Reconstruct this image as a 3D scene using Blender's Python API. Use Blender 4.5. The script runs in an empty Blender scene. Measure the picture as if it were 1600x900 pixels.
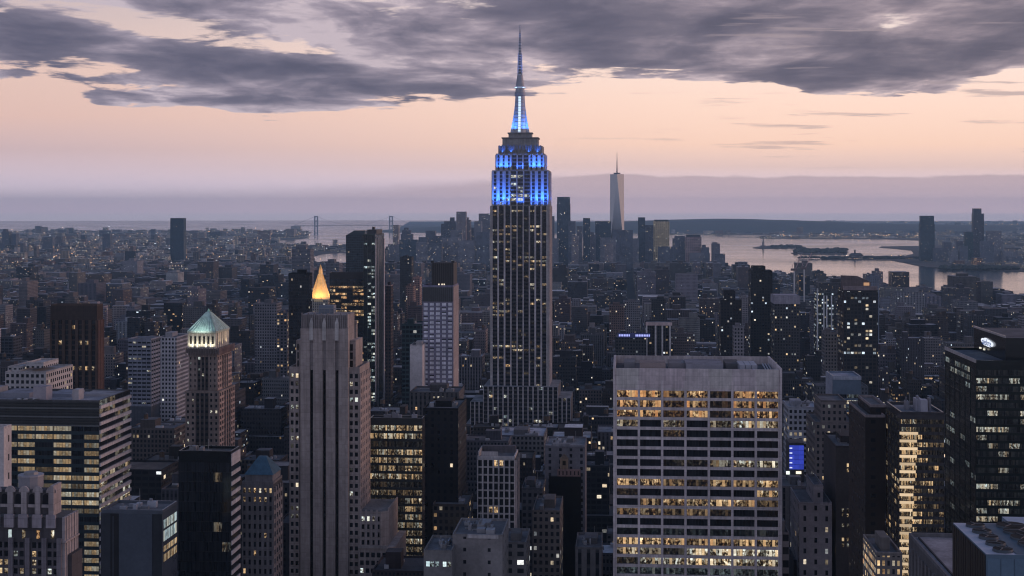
import bpy, math, random
import numpy as np

R = math.radians
SC = bpy.context.scene
COL = SC.collection
F, CX, HY, CAMZ = 2190.0, 800.0, 330.0, 260.0      # focal length in photo pixels, centre, eye level, eye height
GA = R(4.57)                                        # heading of the avenues
CG, SG = math.cos(GA), math.sin(GA)

# ------------------------------------------------------------------ camera, world, sun, exposure
cam_d = bpy.data.cameras.new('camera')
cam = bpy.data.objects.new('camera', cam_d)
COL.objects.link(cam)
cam.location = (0, 0, CAMZ)
cam.rotation_euler = (R(90), 0, 0)
cam_d.sensor_width = 36
cam_d.lens = 36 * F / 1600
cam_d.shift_y = -(450 - HY) / 1600
cam_d.clip_start = 1
cam_d.clip_end = 120000
SC.camera = cam
SC.render.engine = 'CYCLES'
SC.cycles.use_denoising = True
SC.cycles.max_bounces = 5
SC.cycles.diffuse_bounces = 3
SC.cycles.glossy_bounces = 2
SC.cycles.transmission_bounces = 1
SC.cycles.volume_bounces = 1
SC.cycles.sample_clamp_indirect = 3
SC.cycles.filter_width = 1.15
SC.cycles.caustics_reflective = False
SC.cycles.caustics_refractive = False
vs = SC.view_settings
vs.view_transform = 'Standard'
vs.look = 'None'
vs.gamma = 1
vs.use_curve_mapping = False
vs.exposure = 0.0

SUN_EL, SUN_AZ = R(3), R(62)      # the glow of the set sun: beyond the frame, to the right (west)


class NG:
    """small wrapper for writing node graphs"""
    def __init__(s, tree):
        s.t = tree
        s.t.nodes.clear()

    def n(s, typ, **kw):
        nd = s.t.nodes.new(typ)
        for k, v in kw.items():
            setattr(nd, k, v)
        return nd

    def link(s, a, b):
        s.t.links.new(a, b)

    def put(s, sock, v):
        if isinstance(v, bpy.types.NodeSocket):
            s.link(v, sock)
        else:
            sock.default_value = v

    def m(s, op, a, b=None, c=None, clamp=False):
        nd = s.n('ShaderNodeMath', operation=op, use_clamp=clamp)
        s.put(nd.inputs[0], a)
        if b is not None:
            s.put(nd.inputs[1], b)
        if c is not None:
            s.put(nd.inputs[2], c)
        return nd.outputs[0]

    def smooth(s, x, a, b):
        nd = s.n('ShaderNodeMapRange', interpolation_type='SMOOTHSTEP')
        s.put(nd.inputs[0], x)
        s.put(nd.inputs[1], a)
        s.put(nd.inputs[2], b)
        nd.inputs[3].default_value, nd.inputs[4].default_value = 0, 1
        return nd.outputs[0]

    def lin(s, x, a, b, c=0.0, d=1.0):
        nd = s.n('ShaderNodeMapRange')
        s.put(nd.inputs[0], x)
        for i, v in enumerate((a, b, c, d)):
            s.put(nd.inputs[i + 1], v)
        return nd.outputs[0]

    def mix(s, fac, a, b, blend='MIX'):
        nd = s.n('ShaderNodeMix', data_type='RGBA', blend_type=blend)
        s.put(nd.inputs[0], fac)
        for sock, v in ((nd.inputs[6], a), (nd.inputs[7], b)):
            if isinstance(v, (tuple, list)):
                v = tuple(v) + ((1.0,) if len(v) == 3 else ())
            s.put(sock, v)
        return nd.outputs[2]

    def ramp(s, x, stops, interp='LINEAR'):
        nd = s.n('ShaderNodeValToRGB')
        cr = nd.color_ramp
        cr.interpolation = interp
        while len(cr.elements) > 1:
            cr.elements.remove(cr.elements[-1])
        for i, (p, c) in enumerate(stops):
            e = cr.elements[0] if i == 0 else cr.elements.new(p)
            e.position = p
            e.color = (c, c, c, 1) if isinstance(c, (int, float)) else tuple(c) + (1,)
        s.put(nd.inputs[0], x)
        return nd.outputs[0]

    def comb(s, x, y, z=0.0):
        nd = s.n('ShaderNodeCombineXYZ')
        for i, v in enumerate((x, y, z)):
            s.put(nd.inputs[i], v)
        return nd.outputs[0]

    def sep(s, v):
        nd = s.n('ShaderNodeSeparateXYZ')
        s.link(v, nd.inputs[0])
        return nd.outputs

    def noise(s, vec, scale, detail=2, rough=0.5, dist=0.0, col=False):
        nd = s.n('ShaderNodeTexNoise')
        if vec is not None:
            s.link(vec, nd.inputs['Vector'])
        nd.inputs['Scale'].default_value = scale
        nd.inputs['Detail'].default_value = detail
        nd.inputs['Roughness'].default_value = rough
        nd.inputs['Distortion'].default_value = dist
        return nd.outputs[1 if col else 0]

    def white(s, vec):
        nd = s.n('ShaderNodeTexWhiteNoise', noise_dimensions='3D')
        s.link(vec, nd.inputs['Vector'])
        return nd.outputs

    def attr(s, name):
        return s.n('ShaderNodeAttribute', attribute_name=name)


CLOUD_Z = 6.9


def make_world():
    w = bpy.data.worlds.new('World')
    SC.world = w
    w.use_nodes = True
    g = NG(w.node_tree)
    d = g.n('ShaderNodeTexCoord').outputs['Generated']
    x, y, z = g.sep(d)
    # ---- clear dusk sky: bands by elevation, brighter towards the west (right)
    front = g.m('MAXIMUM', y, 0.15)
    az = g.m('DIVIDE', x, front)
    el = g.m('DIVIDE', z, front)
    e01 = g.lin(el, 0.0, 0.2)
    right = g.ramp(e01, [(0.0, (1.5, 1.2, 1.3)), (0.08, (1.15, .90, .98)), (0.16, (1.02, .72, .64)), (0.24, (1.17, .78, .60)),
                         (0.40, (1.15, .82, .67)), (0.6, (1.07, .86, .77)), (0.8, (.84, .71, .69)), (1.0, (.70, .62, .66))])
    left = g.ramp(e01, [(0.0, (1.25, 1.05, 1.18)), (0.1, (.90, .73, .83)), (0.22, (.74, .54, .55)), (0.34, (.85, .57, .50)),
                        (0.5, (.86, .60, .52)), (0.7, (.68, .53, .52)), (1.0, (.56, .48, .53))])
    clear = g.mix(g.smooth(az, -0.42, 0.22), left, right)
    # ---- horizon cloud bank
    bn = g.noise(g.comb(g.m('MULTIPLY', az, 26.0), g.m('MULTIPLY', el, 60.0)), 1.0, 4, 0.6)
    btop = g.m('ADD', g.ramp(g.lin(az, -0.4, 0.4), [(0.0, .011), (0.3, .013), (0.5, .0225), (0.56, .0262), (0.7, .0246), (1.0, .0252)]),
               g.m('MULTIPLY', g.m('SUBTRACT', bn, 0.5), 0.0065))
    bw = g.ramp(g.lin(az, -0.4, 0.4), [(0.0, .010), (0.35, .008), (0.52, .0022), (0.58, .0011), (1.0, .0012)])
    bank = g.m('SUBTRACT', 1.0, g.smooth(g.m('DIVIDE', g.m('SUBTRACT', el, btop), bw), -1.0, 1.0))
    bank = g.m('MULTIPLY', bank, g.ramp(g.lin(az, -0.4, 0.4), [(0.0, .9), (0.5, .85), (0.58, .92), (1.0, .88)]))
    bcol = g.ramp(g.lin(el, 0.0, 0.0247), [(0.0, (1.3, .92, 1.0)), (.356, (1.24, .87, .92)), (.486, (1.0, .71, .745)), (.648, (.82, .59, .62)), (1.0, (.70, .51, .53))])
    bcol = g.mix(g.smooth(az, -0.3, 0.1), g.mix(1.0, bcol, (.84, .90, .96), 'MULTIPLY'), bcol)
    clear = g.mix(bank, clear, bcol)
    # ---- cloud deck, laid on a plane overhead so that it flattens towards the horizon
    inv = g.m('DIVIDE', 1.0, g.m('ADD', g.m('MAXIMUM', z, 0.0), 0.05))
    P = g.comb(g.m('MULTIPLY', x, inv), g.m('MULTIPLY', y, inv), CLOUD_Z)
    warp = g.noise(P, 0.55, 3, 0.5, 0, col=True)
    wv = g.n('ShaderNodeVectorMath', operation='MULTIPLY_ADD')
    g.link(warp, wv.inputs[0])
    wv.inputs[1].default_value = (0.8, 0.7, 0)
    g.link(P, wv.inputs[2])
    P2 = wv.outputs[0]
    big = g.noise(P2, 1.25, 9, 0.55)
    fine = g.noise(P2, 3.4, 7, 0.6)
    edge = g.ramp(g.lin(az, -0.38, 0.38), [
        (0.0, .101), (0.06, .099), (0.11, .077), (0.2, .068), (0.27, .0655), (0.36, .074), (0.48, .083), (0.56, .0905),
        (0.66, .0935), (0.745, .0945), (0.76, .083), (0.8, .0795), (0.9, .0805), (0.955, .092), (1.0, .102)])
    above = g.m('SUBTRACT', el, edge)
    bonus = g.m('MINIMUM', g.m('MULTIPLY', above, 16.0), g.lin(el, .095, .15, .158, .150))
    dens = g.m('ADD', g.m('ADD', g.m('MULTIPLY', big, 0.9), g.m('MULTIPLY', fine, 0.3)), bonus)
    dens = g.m('ADD', dens, g.m('MULTIPLY', g.smooth(az, -0.12, -0.34), -0.022))
    cover = g.smooth(dens, 0.595, 0.648)
    shade = g.noise(g.comb(g.m('MULTIPLY', x, inv), g.m('MULTIPLY', g.m('MULTIPLY', y, inv), .55), 4.0), 2.1, 7, 0.56, 0.35)
    ccol = g.ramp(g.m('ADD', g.m('MULTIPLY', g.lin(dens, 0.58, 0.92), .62), g.lin(shade, .36, .66, -.20, .48)), [(0.0, (.56, .455, .46)), (0.13, (.37, .305, .335)), (0.30, (.255, .215, .25)), (0.52, (.165, .146, .183)),
                                            (0.80, (.118, .108, .146)), (1.0, (.10, .094, .13))])
    ccol = g.mix(g.smooth(az, -0.3, 0.4), g.mix(1.0, ccol, (1.06, 1.10, 1.22), 'MULTIPLY'), g.mix(1.0, ccol, (1.22, 1.17, 1.17), 'MULTIPLY'))
    sky = g.mix(cover, clear, ccol)
    # ---- a few thin streaks below the deck
    st = g.noise(g.comb(g.m('MULTIPLY', az, 8.0), g.m('MULTIPLY', el, 150.0), 3.0), 1.0, 5, 0.55)
    sreg = g.m('MULTIPLY', g.smooth(el, 0.028, 0.04), g.smooth(az, -0.05, 0.3))
    streak = g.m('MULTIPLY', g.smooth(st, 0.575, 0.66), g.m('MULTIPLY', sreg, 0.65))
    sky = g.mix(streak, sky, (.42, .33, .35))
    # ---- overhead and behind: the dome that lights the north faces
    zen = g.ramp(g.lin(z, 0.0, 1.0), [(0.0, (.22, .25, .39)), (0.3, (.11, .18, .36)), (1.0, (.05, .13, .32))])
    on = g.noise(P2, 0.5, 4, 0.55)
    zen = g.mix(g.smooth(on, 0.42, 0.62), zen, (.08, .115, .21))
    sky = g.mix(g.smooth(z, 0.16, 0.30), sky, zen)
    back = g.ramp(g.lin(z, 0.0, 1.0), [(0.0, (.70, .65, .78)), (0.35, (.50, .51, .68)), (0.7, (.11, .16, .29)), (1.0, (.07, .125, .27))])
    sky = g.mix(g.smooth(y, 0.45, -0.1), sky, back)
    # ---- afterglow in the west
    ax, ay = math.sin(SUN_AZ), math.cos(SUN_AZ)
    glow = g.m('ADD', g.m('MULTIPLY', x, ax), g.m('MULTIPLY', y, ay))
    gl = g.m('MULTIPLY', g.smooth(glow, 0.55, 1.0), g.m('SUBTRACT', 1.0, g.smooth(z, 0.1, 0.5)))
    gl = g.m('MULTIPLY', gl, g.smooth(az, 0.4, 0.8))
    sky = g.mix(gl, sky, (1.5, .92, .74))
    # below the horizon: dull reflected dusk
    sky = g.mix(g.smooth(z, 0.0, -0.003), sky, (1.0, .84, .95))
    sky = g.mix(g.smooth(z, -0.01, -0.08), sky, (.13, .14, .19))
    nish = g.n('ShaderNodeTexSky', sky_type='NISHITA', sun_disc=False, sun_elevation=SUN_EL, sun_rotation=SUN_AZ)
    nb = g.n('ShaderNodeBackground')
    g.link(nish.outputs[0], nb.inputs[0])
    nb.inputs[1].default_value = 0.003
    bg = g.n('ShaderNodeBackground')
    g.link(sky, bg.inputs[0])
    bg.inputs[1].default_value = 1.0
    ad = g.n('ShaderNodeAddShader')
    g.link(bg.outputs[0], ad.inputs[0])
    g.link(nb.outputs[0], ad.inputs[1])
    g.link(ad.outputs[0], g.n('ShaderNodeOutputWorld').inputs[0])
    w.cycles.sampling_method = 'MANUAL'
    w.cycles.sample_map_resolution = 512


make_world()
sl = bpy.data.lights.new('sun', 'SUN')
sl.energy = 1.0
sl.angle = R(25)
sl.color = (1.0, .62, .50)
sun = bpy.data.objects.new('sun', sl)
COL.objects.link(sun)
# light travels from the west (right, a little ahead of the camera) and low
sun.rotation_euler = (R(90) - R(9), 0, -R(78) + math.pi)

# ------------------------------------------------------------------ mesh builder and things


class MB:
    def __init__(s):
        s.v, s.f, s.mi, s.uv, s.a, s.b, s.c = [], [], [], [], [], [], []

    def face(s, pts, uv=None, mat=0, tint=(.3, .3, .3), par=(0, 0, 0, 0), dim=(3, 3.6, 0, .5)):
        k = len(s.v)
        s.v.extend(pts)
        s.f.append(tuple(range(k, k + len(pts))))
        s.mi.append(mat)
        if uv is None:
            uv = [(p[0], p[1]) for p in pts]
        s.uv.extend(uv)
        s.a.append(tuple(tint)[:3] + (1,))
        s.b.append(par)
        s.c.append(dim)

    def prism(s, poly, z0, z1, mat=0, top=None, bot=False, tint=(.3, .3, .3), ttint=None, par=(0, 0, 0, 0), dim=(3, 3.6, 0, .5), poly2=None):
        """poly counter-clockwise seen from above; poly2 = other outline at the top"""
        q = poly2 or poly
        n = len(poly)
        off = 0.0
        for i in range(n):
            a, b = poly[i], poly[(i + 1) % n]
            c, d = q[(i + 1) % n], q[i]
            L = math.hypot(b[0] - a[0], b[1] - a[1])
            s.face([(a[0], a[1], z0), (b[0], b[1], z0), (c[0], c[1], z1), (d[0], d[1], z1)],
                   [(off, z0), (off + L, z0), (off + L, z1), (off, z1)], mat, tint, par, dim)
            off += math.ceil(L / dim[0] + 1) * dim[0]
        if top is not None:
            s.face([(p[0], p[1], z1) for p in q], None, top, ttint or tint, par, dim)
        if bot:
            s.face([(p[0], p[1], z0) for p in reversed(poly)], None, mat if top is None else top, ttint or tint, par, dim)

    def box(s, x0, x1, y0, y1, z0, z1, mat=0, top=None, **kw):
        s.prism([(x0, y0), (x1, y0), (x1, y1), (x0, y1)], z0, z1, mat, mat if top is None else top, **kw)

    def obox(s, O, u, n, a0, a1, b0, b1, z0, z1, mat=0, **kw):
        """box in a wall's frame: a along the wall, b outwards"""
        P = lambda a, b: (O[0] + u[0] * a + n[0] * b, O[1] + u[1] * a + n[1] * b)
        s.prism([P(a0, b1), P(a1, b1), P(a1, b0), P(a0, b0)], z0, z1, mat, mat, True, **kw)

    def disc(s, cx, cy, r0, r1, z0, z1, k=12, mat=0, top=None, **kw):
        p = [(cx + r0 * math.cos(2 * math.pi * i / k), cy + r0 * math.sin(2 * math.pi * i / k)) for i in range(k)]
        q = [(cx + r1 * math.cos(2 * math.pi * i / k), cy + r1 * math.sin(2 * math.pi * i / k)) for i in range(k)]
        s.prism(p, z0, z1, mat, mat if top is None else top, poly2=q, **kw)

    def bar(s, p, q, r, mat=0, **kw):
        """square bar between two points"""
        p, q = np.array(p, float), np.array(q, float)
        d = (q - p) / max(np.linalg.norm(q - p), 1e-6)
        up = np.array((0, 0, 1.)) if abs(d[2]) < .9 else np.array((1., 0, 0))
        a = np.cross(d, up)
        a /= np.linalg.norm(a)
        b = np.cross(d, a)
        cs = [a * r + b * r, -a * r + b * r, -a * r - b * r, a * r - b * r]
        for i in range(4):
            j = (i + 1) % 4
            s.face([tuple(p + cs[j]), tuple(p + cs[i]), tuple(q + cs[i]), tuple(q + cs[j])], None, mat, **kw)
        s.face([tuple(p + c) for c in cs], None, mat, **kw)
        s.face([tuple(q + c) for c in reversed(cs)], None, mat, **kw)

    def build(s, name, mats, parent=None):
        me = bpy.data.meshes.new(name)
        me.from_pydata(s.v, [], s.f)
        mats = mats if isinstance(mats, (list, tuple)) else [mats]
        for m in mats:
            me.materials.append(m)
        me.polygons.foreach_set('material_index', np.array(s.mi, dtype=np.int32))
        ul = me.uv_layers.new(name='UVMap')
        ul.data.foreach_set('uv', np.array(s.uv, dtype=np.float32).ravel())
        for nm, dat in (('tint', s.a), ('par', s.b), ('dim', s.c)):
            at = me.attributes.new(nm, 'FLOAT_COLOR', 'FACE')
            at.data.foreach_set('color', np.array(dat, dtype=np.float32).ravel())
        o = bpy.data.objects.new(name, me)
        COL.objects.link(o)
        if parent is not None:
            o.parent = parent
        return o


def tag(o, label=None, cat=None, group=None, kind=None):
    for k, v in (('label', label), ('category', cat), ('group', group), ('kind', kind)):
        if v:
            o[k] = v
    return o


def empty(name, loc, rz=0.0, label=None, cat=None, group=None):
    o = bpy.data.objects.new(name, None)
    o.empty_display_size = 5
    COL.objects.link(o)
    o.location = loc
    o.rotation_euler = (0, 0, rz)
    return tag(o, label, cat, group)


# ------------------------------------------------------------------ materials


def mat_new(name):
    m = bpy.data.materials.new(name)
    m.use_nodes = True
    m.cycles.emission_sampling = 'NONE'
    return m, NG(m.node_tree)


def finish(g, base, rough, emis=None, estr=None, metal=0.0, spec=0.5, bump=None):
    p = g.n('ShaderNodeBsdfPrincipled')
    g.put(p.inputs['Base Color'], base if isinstance(base, bpy.types.NodeSocket) else tuple(base) + (1,))
    g.put(p.inputs['Roughness'], rough)
    g.put(p.inputs['Metallic'], metal)
    g.put(p.inputs['Specular IOR Level'], spec)
    if emis is not None:
        g.put(p.inputs['Emission Color'], emis if isinstance(emis, bpy.types.NodeSocket) else tuple(emis) + (1,))
        g.put(p.inputs['Emission Strength'], estr)
    if bump is not None:
        b = g.n('ShaderNodeBump')
        b.inputs['Strength'].default_value = bump[1]
        b.inputs['Distance'].default_value = bump[2]
        g.link(bump[0], b.inputs['Height'])
        g.link(b.outputs[0], p.inputs['Normal'])
    o = g.n('ShaderNodeOutputMaterial')
    g.link(p.outputs[0], o.inputs[0])
    return p


GLOW = .88     # how strongly lit windows shine


def mat_facade():
    """walls whose windows are a pattern in metres: par = seed, lit share, window width share, height share; dim = bay, storey, dark spandrels, warmth"""
    m, g = mat_new('facade')
    uv = g.n('ShaderNodeUVMap', uv_map='UVMap').outputs[0]
    U, V, _ = g.sep(uv)
    par = g.attr('par')
    dim = g.attr('dim')
    seed, lit, wf = g.sep(par.outputs['Vector'])
    hf = par.outputs['Alpha']
    pitch, fh, vert = g.sep(dim.outputs['Vector'])
    warm = dim.outputs['Alpha']
    cu, cv = g.m('DIVIDE', U, pitch), g.m('DIVIDE', V, fh)
    iu, iv = g.m('FLOOR', cu), g.m('FLOOR', cv)
    fu, fv = g.m('SUBTRACT', cu, iu), g.m('SUBTRACT', cv, iv)
    wm = g.m('LESS_THAN', g.m('ABSOLUTE', g.m('SUBTRACT', fu, .5)), g.m('MULTIPLY', wf, .5))
    hm = g.m('LESS_THAN', g.m('ABSOLUTE', g.m('SUBTRACT', fv, .5)), g.m('MULTIPLY', hf, .5))
    win = g.m('MULTIPLY', wm, hm)
    strip = g.m('MULTIPLY', g.m('MULTIPLY', wm, g.m('SUBTRACT', 1.0, hm)), vert)
    sd = g.m('MULTIPLY', seed, 137.0)
    r = g.white(g.comb(iu, iv, sd))
    row = g.white(g.comb(iv, sd, 5.0))[0]
    clus = g.white(g.comb(g.m('FLOOR', g.m('DIVIDE', iu, 4.0)), iv, g.m('ADD', sd, 31.0)))[0]
    p = g.m('MULTIPLY', lit, g.m('ADD', .25, g.m('ADD', g.m('MULTIPLY', g.m('POWER', row, 4.0), 2.2), g.m('MULTIPLY', g.m('POWER', clus, 4.0), 2.0))))
    p = g.m('ADD', p, g.m('MULTIPLY', g.m('LESS_THAN', V, 5.0), .45))
    on = g.m('LESS_THAN', r[0], p)
    c3 = g.n('ShaderNodeSeparateColor')
    g.link(r[1], c3.inputs[0])
    br = g.m('ADD', .18, g.m('MULTIPLY', g.m('POWER', c3.outputs[1], 2.2), 1.5))
    det = g.lin(g.noise(g.comb(U, V, sd), .9, 3, .6), .3, .7, .35, 1.35)
    colr = g.ramp(g.m('ADD', g.m('MULTIPLY', c3.outputs[2], .7), g.m('MULTIPLY', g.m('SUBTRACT', warm, .5), .8)),
                  [(0.0, (.72, .86, 1.0)), (.3, (1.0, .88, .68)), (.6, (1.0, .70, .38)), (1.0, (1.0, .50, .20))])
    es = g.m('MULTIPLY', g.m('MULTIPLY', on, win), g.m('MULTIPLY', br, g.m('MULTIPLY', det, GLOW * .95)))
    tint = g.attr('tint').outputs['Color']
    pos = g.n('ShaderNodeNewGeometry').outputs['Position']
    big = g.lin(g.noise(pos, .05, 4, .6), .3, .7, .72, 1.2)
    fine = g.lin(g.noise(pos, .7, 3, .6), .3, .7, .85, 1.12)
    wall = g.mix(1.0, tint, g.comb(g.m('MULTIPLY', big, fine), g.m('MULTIPLY', big, fine), g.m('MULTIPLY', big, fine)), 'MULTIPLY')
    gl = g.mix(r[0], (.008, .010, .013), (.03, .034, .042))
    open_ = g.m('ADD', win, g.m('MULTIPLY', strip, .85), clamp=True)
    base = g.mix(open_, wall, gl)
    finish(g, base, g.lin(win, 0, 1, .85, .12), colr, es)
    return m


def mat_pane():
    """panes of the near buildings: par = brightness, warmth, seed, pieces; uv = pieces across, storey up"""
    m, g = mat_new('window_glass')
    uv = g.n('ShaderNodeUVMap', uv_map='UVMap').outputs[0]
    U, V, _ = g.sep(uv)
    par = g.attr('par')
    br, warm, seed = g.sep(par.outputs['Vector'])
    busy = par.outputs['Alpha']
    sd = g.m('MULTIPLY', seed, 211.0)
    iu = g.m('FLOOR', U)
    fu = g.m('SUBTRACT', U, iu)
    mull = g.m('MULTIPLY', g.m('GREATER_THAN', fu, .07), g.m('GREATER_THAN', V, .03))
    r = g.white(g.comb(iu, sd, 2.0))
    sw = g.lin(g.m('POWER', r[0], 1.8), 0, 1, .15, 1.3)
    # rooms seen through the glass: ceiling lights near the top, furniture and blinds as clutter
    cl = g.noise(g.comb(g.m('MULTIPLY', U, 1.25), g.m('MULTIPLY', V, 2.2), sd), 1.0, 3, .6)
    cl = g.lin(cl, .45, .63, .04, 1.5)
    lamp = g.m('MULTIPLY', g.smooth(V, .55, .85), g.lin(g.noise(g.comb(g.m('MULTIPLY', U, 3.0), 0.0, sd), 1.0, 1), .4, .65, 0, .9))
    clut = g.m('ADD', cl, lamp)
    blind = g.m('GREATER_THAN', r[0], .8)
    clut = g.m('ADD', g.m('MULTIPLY', clut, g.m('SUBTRACT', 1.0, g.m('MULTIPLY', blind, .8))), g.m('MULTIPLY', blind, .55))
    clut = g.m('ADD', g.m('MULTIPLY', clut, busy), g.m('MULTIPLY', g.m('SUBTRACT', 1.0, busy), .62))
    sw = g.m('ADD', g.m('MULTIPLY', sw, busy), g.m('MULTIPLY', g.m('SUBTRACT', 1.0, busy), g.lin(r[0], 0, 1, .7, 1.0)))
    es = g.m('MULTIPLY', g.m('MULTIPLY', br, mull), g.m('MULTIPLY', g.m('MULTIPLY', sw, clut), GLOW))
    c3 = g.n('ShaderNodeSeparateColor')
    g.link(r[1], c3.inputs[0])
    wv = g.m('ADD', warm, g.m('MULTIPLY', g.m('SUBTRACT', c3.outputs[1], .5), .3), clamp=True)
    wv = g.m('SUBTRACT', wv, g.m('MULTIPLY', g.m('SUBTRACT', clut, .6), .18), clamp=True)
    colr = g.ramp(wv, [(0.0, (.66, .86, .92)), (.25, (.92, .93, .80)), (.5, (1.0, .70, .38)), (.75, (1.0, .60, .28)), (1.0, (1.0, .42, .14))])
    base = g.mix(r[0], (.008, .010, .012), (.022, .026, .032))
    base = g.mix(mull, (.05, .05, .055), base)
    finish(g, base, .12, colr, es)
    return m


def mat_tint(name, rough, var=.25, scale=.08, fine=.9, metal=0.0, spec=.4, bump=0.0, streak=False):
    m, g = mat_new(name)
    tint = g.attr('tint').outputs['Color']
    pos = g.n('ShaderNodeNewGeometry').outputs['Position']
    a = g.lin(g.noise(pos, scale, 5, .6), .3, .7, 1 - var, 1 + var * .7)
    b = g.noise(pos, fine, 4, .65)
    k = g.m('MULTIPLY', a, g.lin(b, .3, .7, 1 - var * .5, 1 + var * .4))
    if streak:
        x, y, z = g.sep(pos)
        pan = g.white(g.comb(g.m('FLOOR', g.m('MULTIPLY', x, .45)), g.m('FLOOR', g.m('MULTIPLY', y, .45)), g.m('FLOOR', g.m('MULTIPLY', z, .53))))[0]
        k = g.m('MULTIPLY', k, g.lin(pan, 0, 1, .90, 1.08))
        jz = g.m('FRACT', g.m('MULTIPLY', z, .265))
        k = g.m('MULTIPLY', k, g.m('SUBTRACT', 1.0, g.m('MULTIPLY', g.m('LESS_THAN', jz, .06), .18)))
    if streak:     # rain streaks run down the stone
        x, y, z = g.sep(pos)
        st = g.noise(g.comb(g.m('ADD', x, y), g.m('MULTIPLY', z, .03), 0.0), .9, 4, .6)
        k = g.m('MULTIPLY', k, g.lin(st, .35, .7, .74, 1.10))
    base = g.mix(1.0, tint, g.comb(k, k, k), 'MULTIPLY')
    finish(g, base, rough, metal=metal, spec=spec, bump=(b, bump, .3) if bump else None)
    return m


def mat_emit(name):
    """things that shine: tint = colour, par.x = strength"""
    m, g = mat_new(name)
    tint = g.attr('tint').outputs['Color']
    br = g.sep(g.attr('par').outputs['Vector'])[0]
    finish(g, (.02, .02, .02), .4, tint, br)
    return m


M_FAC, M_PANE = mat_facade(), mat_pane()
M_STONE = mat_tint('weathered_stone', .9, .22, .06, .8, streak=True)
M_ROOF = mat_tint('roof_felt', .92, .45, .12, .9)
M_METAL = mat_tint('painted_metal', .5, .15, .3, 2.0, spec=.5)
M_GLASS = mat_tint('dark_cladding', .18, .2, .05, .6)
M_COPPER = mat_tint('green_copper', .55, .3, .35, 1.5)
M_GOLD = mat_tint('gilded_tiles', .42, .15, .4, 2.0, metal=.55)
M_EMIT = mat_emit('light_panel')

# ------------------------------------------------------------------ placing things by distance and photo column


class Fr:
    """local frame of a building: origin at its near left foot, x along the street front, y away from the eye, z up"""
    def __init__(s, px, D):
        s.D, s.ox, s.oy = D, (px - CX) * D / F, D

    def lx(s, px, ly=0.0):
        t = (px - CX) / F
        bx, by = s.ox + ly * SG, s.oy + ly * CG
        return (t * by - bx) / (CG + t * SG)

    def ly(s, px, lx):
        t = (px - CX) / F
        ax, ay = s.ox + lx * CG, s.oy - lx * SG
        return (t * ay - ax) / (SG - t * CG)

    def lz(s, y, ly=0.0, lx=0.0):
        return CAMZ - (y - HY) * (s.oy - lx * SG + ly * CG) / F

    def world(s, x, y, z=0.0):
        return (s.ox + x * CG + y * SG, s.oy - x * SG + y * CG, z)


def st_of(x, y):
    return x * CG - y * SG, x * SG + y * CG


HEROES = []     # dict(px0, px1, D, ytop, ybot, foot=(s0, s1, t0, t1), short)


def hero(name, label, cat, fr, W, dep, px0, px1, ytop, ybot, short=None, group=None, x0=0.0, y0=0.0):
    o = empty(name, (fr.ox, fr.oy, 0), -GA, label, cat, group)
    s, t = st_of(fr.ox, fr.oy)
    HEROES.append(dict(px0=px0, px1=px1, D=fr.oy, ytop=ytop, ybot=ybot, foot=(s + x0, s + W, t + y0, t + dep), short=short))
    return o


PANES_LIMIT = 100


def emit_panes(root, panes, limit=PANES_LIMIT):
    """each window a part of its own, the ones past the limit together"""
    for p in panes[:limit]:
        mb = MB()
        mb.face(*p[:2], 0, par=p[2])
        mb.build('window', M_PANE, root)
    if len(panes) > limit:
        mb = MB()
        for p in panes[limit:]:
            mb.face(*p[:2], 0, par=p[2])
        tag(mb.build('window', M_PANE, root), kind='stuff')


def grid_face(mb, panes, O, u, n, W, z0, z1, nb, nf, pier=.8, sp=1.2, pd=.4, sd=.25, lit=None, sub=4, tint=(.4, .38, .38), ptint=None,
              mat=0, pier_every=1, inset=.03, ends=True, rng=None, busy=1.0):
    rng = rng or random.Random(1)
    bw, fh = W / nb, (z1 - z0) / nf
    for i in range(nb + 1):
        if i % pier_every or (not ends and i in (0, nb)):
            continue
        a0, a1 = i * bw - pier / 2, i * bw + pier / 2
        if i == 0:
            a0 = 0.001
        if i == nb:
            a1 = W - 0.001
        mb.obox(O, u, n, a0, a1, 0, pd, z0, z1, mat, tint=ptint or tint)
    P = lambda a, b, z: (O[0] + u[0] * a + n[0] * b, O[1] + u[1] * a + n[1] * b, z)
    for j in range(nf):
        zt = z1 - j * fh
        zb = zt - fh
        if sp > 0:
            mb.obox(O, u, n, .01, W - .01, 0, sd, zb, zb + sp, mat, tint=tint)
        for i in range(nb):
            a0, a1 = i * bw + pier / 2, (i + 1) * bw - pier / 2
            br, warm = lit(i, j) if lit else (0, .5)
            panes.append(([P(a0, inset, zb + sp), P(a1, inset, zb + sp), P(a1, inset, zt), P(a0, inset, zt)],
                          [(0, 0), (sub, 0), (sub, 1), (0, 1)], (br, warm, rng.random(), busy)))


FRONT = ((1, 0), (0, -1))        # u, n of a wall facing the camera
WEST = ((0, 1), (1, 0))          # right-hand wall
EAST = ((0, -1), (-1, 0))        # left-hand wall


def parapet(mb, x0, x1, y0, y1, z, h=1.2, t=.5, mat=0, tint=(.3, .3, .3)):
    mb.box(x0, x1, y0, y0 + t, z, z + h, mat, tint=tint)
    mb.box(x0, x1, y1 - t, y1, z, z + h, mat, tint=tint)
    mb.box(x0, x0 + t, y0 + t, y1 - t, z, z + h, mat, tint=tint)
    mb.box(x1 - t, x1, y0 + t, y1 - t, z, z + h, mat, tint=tint)


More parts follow.
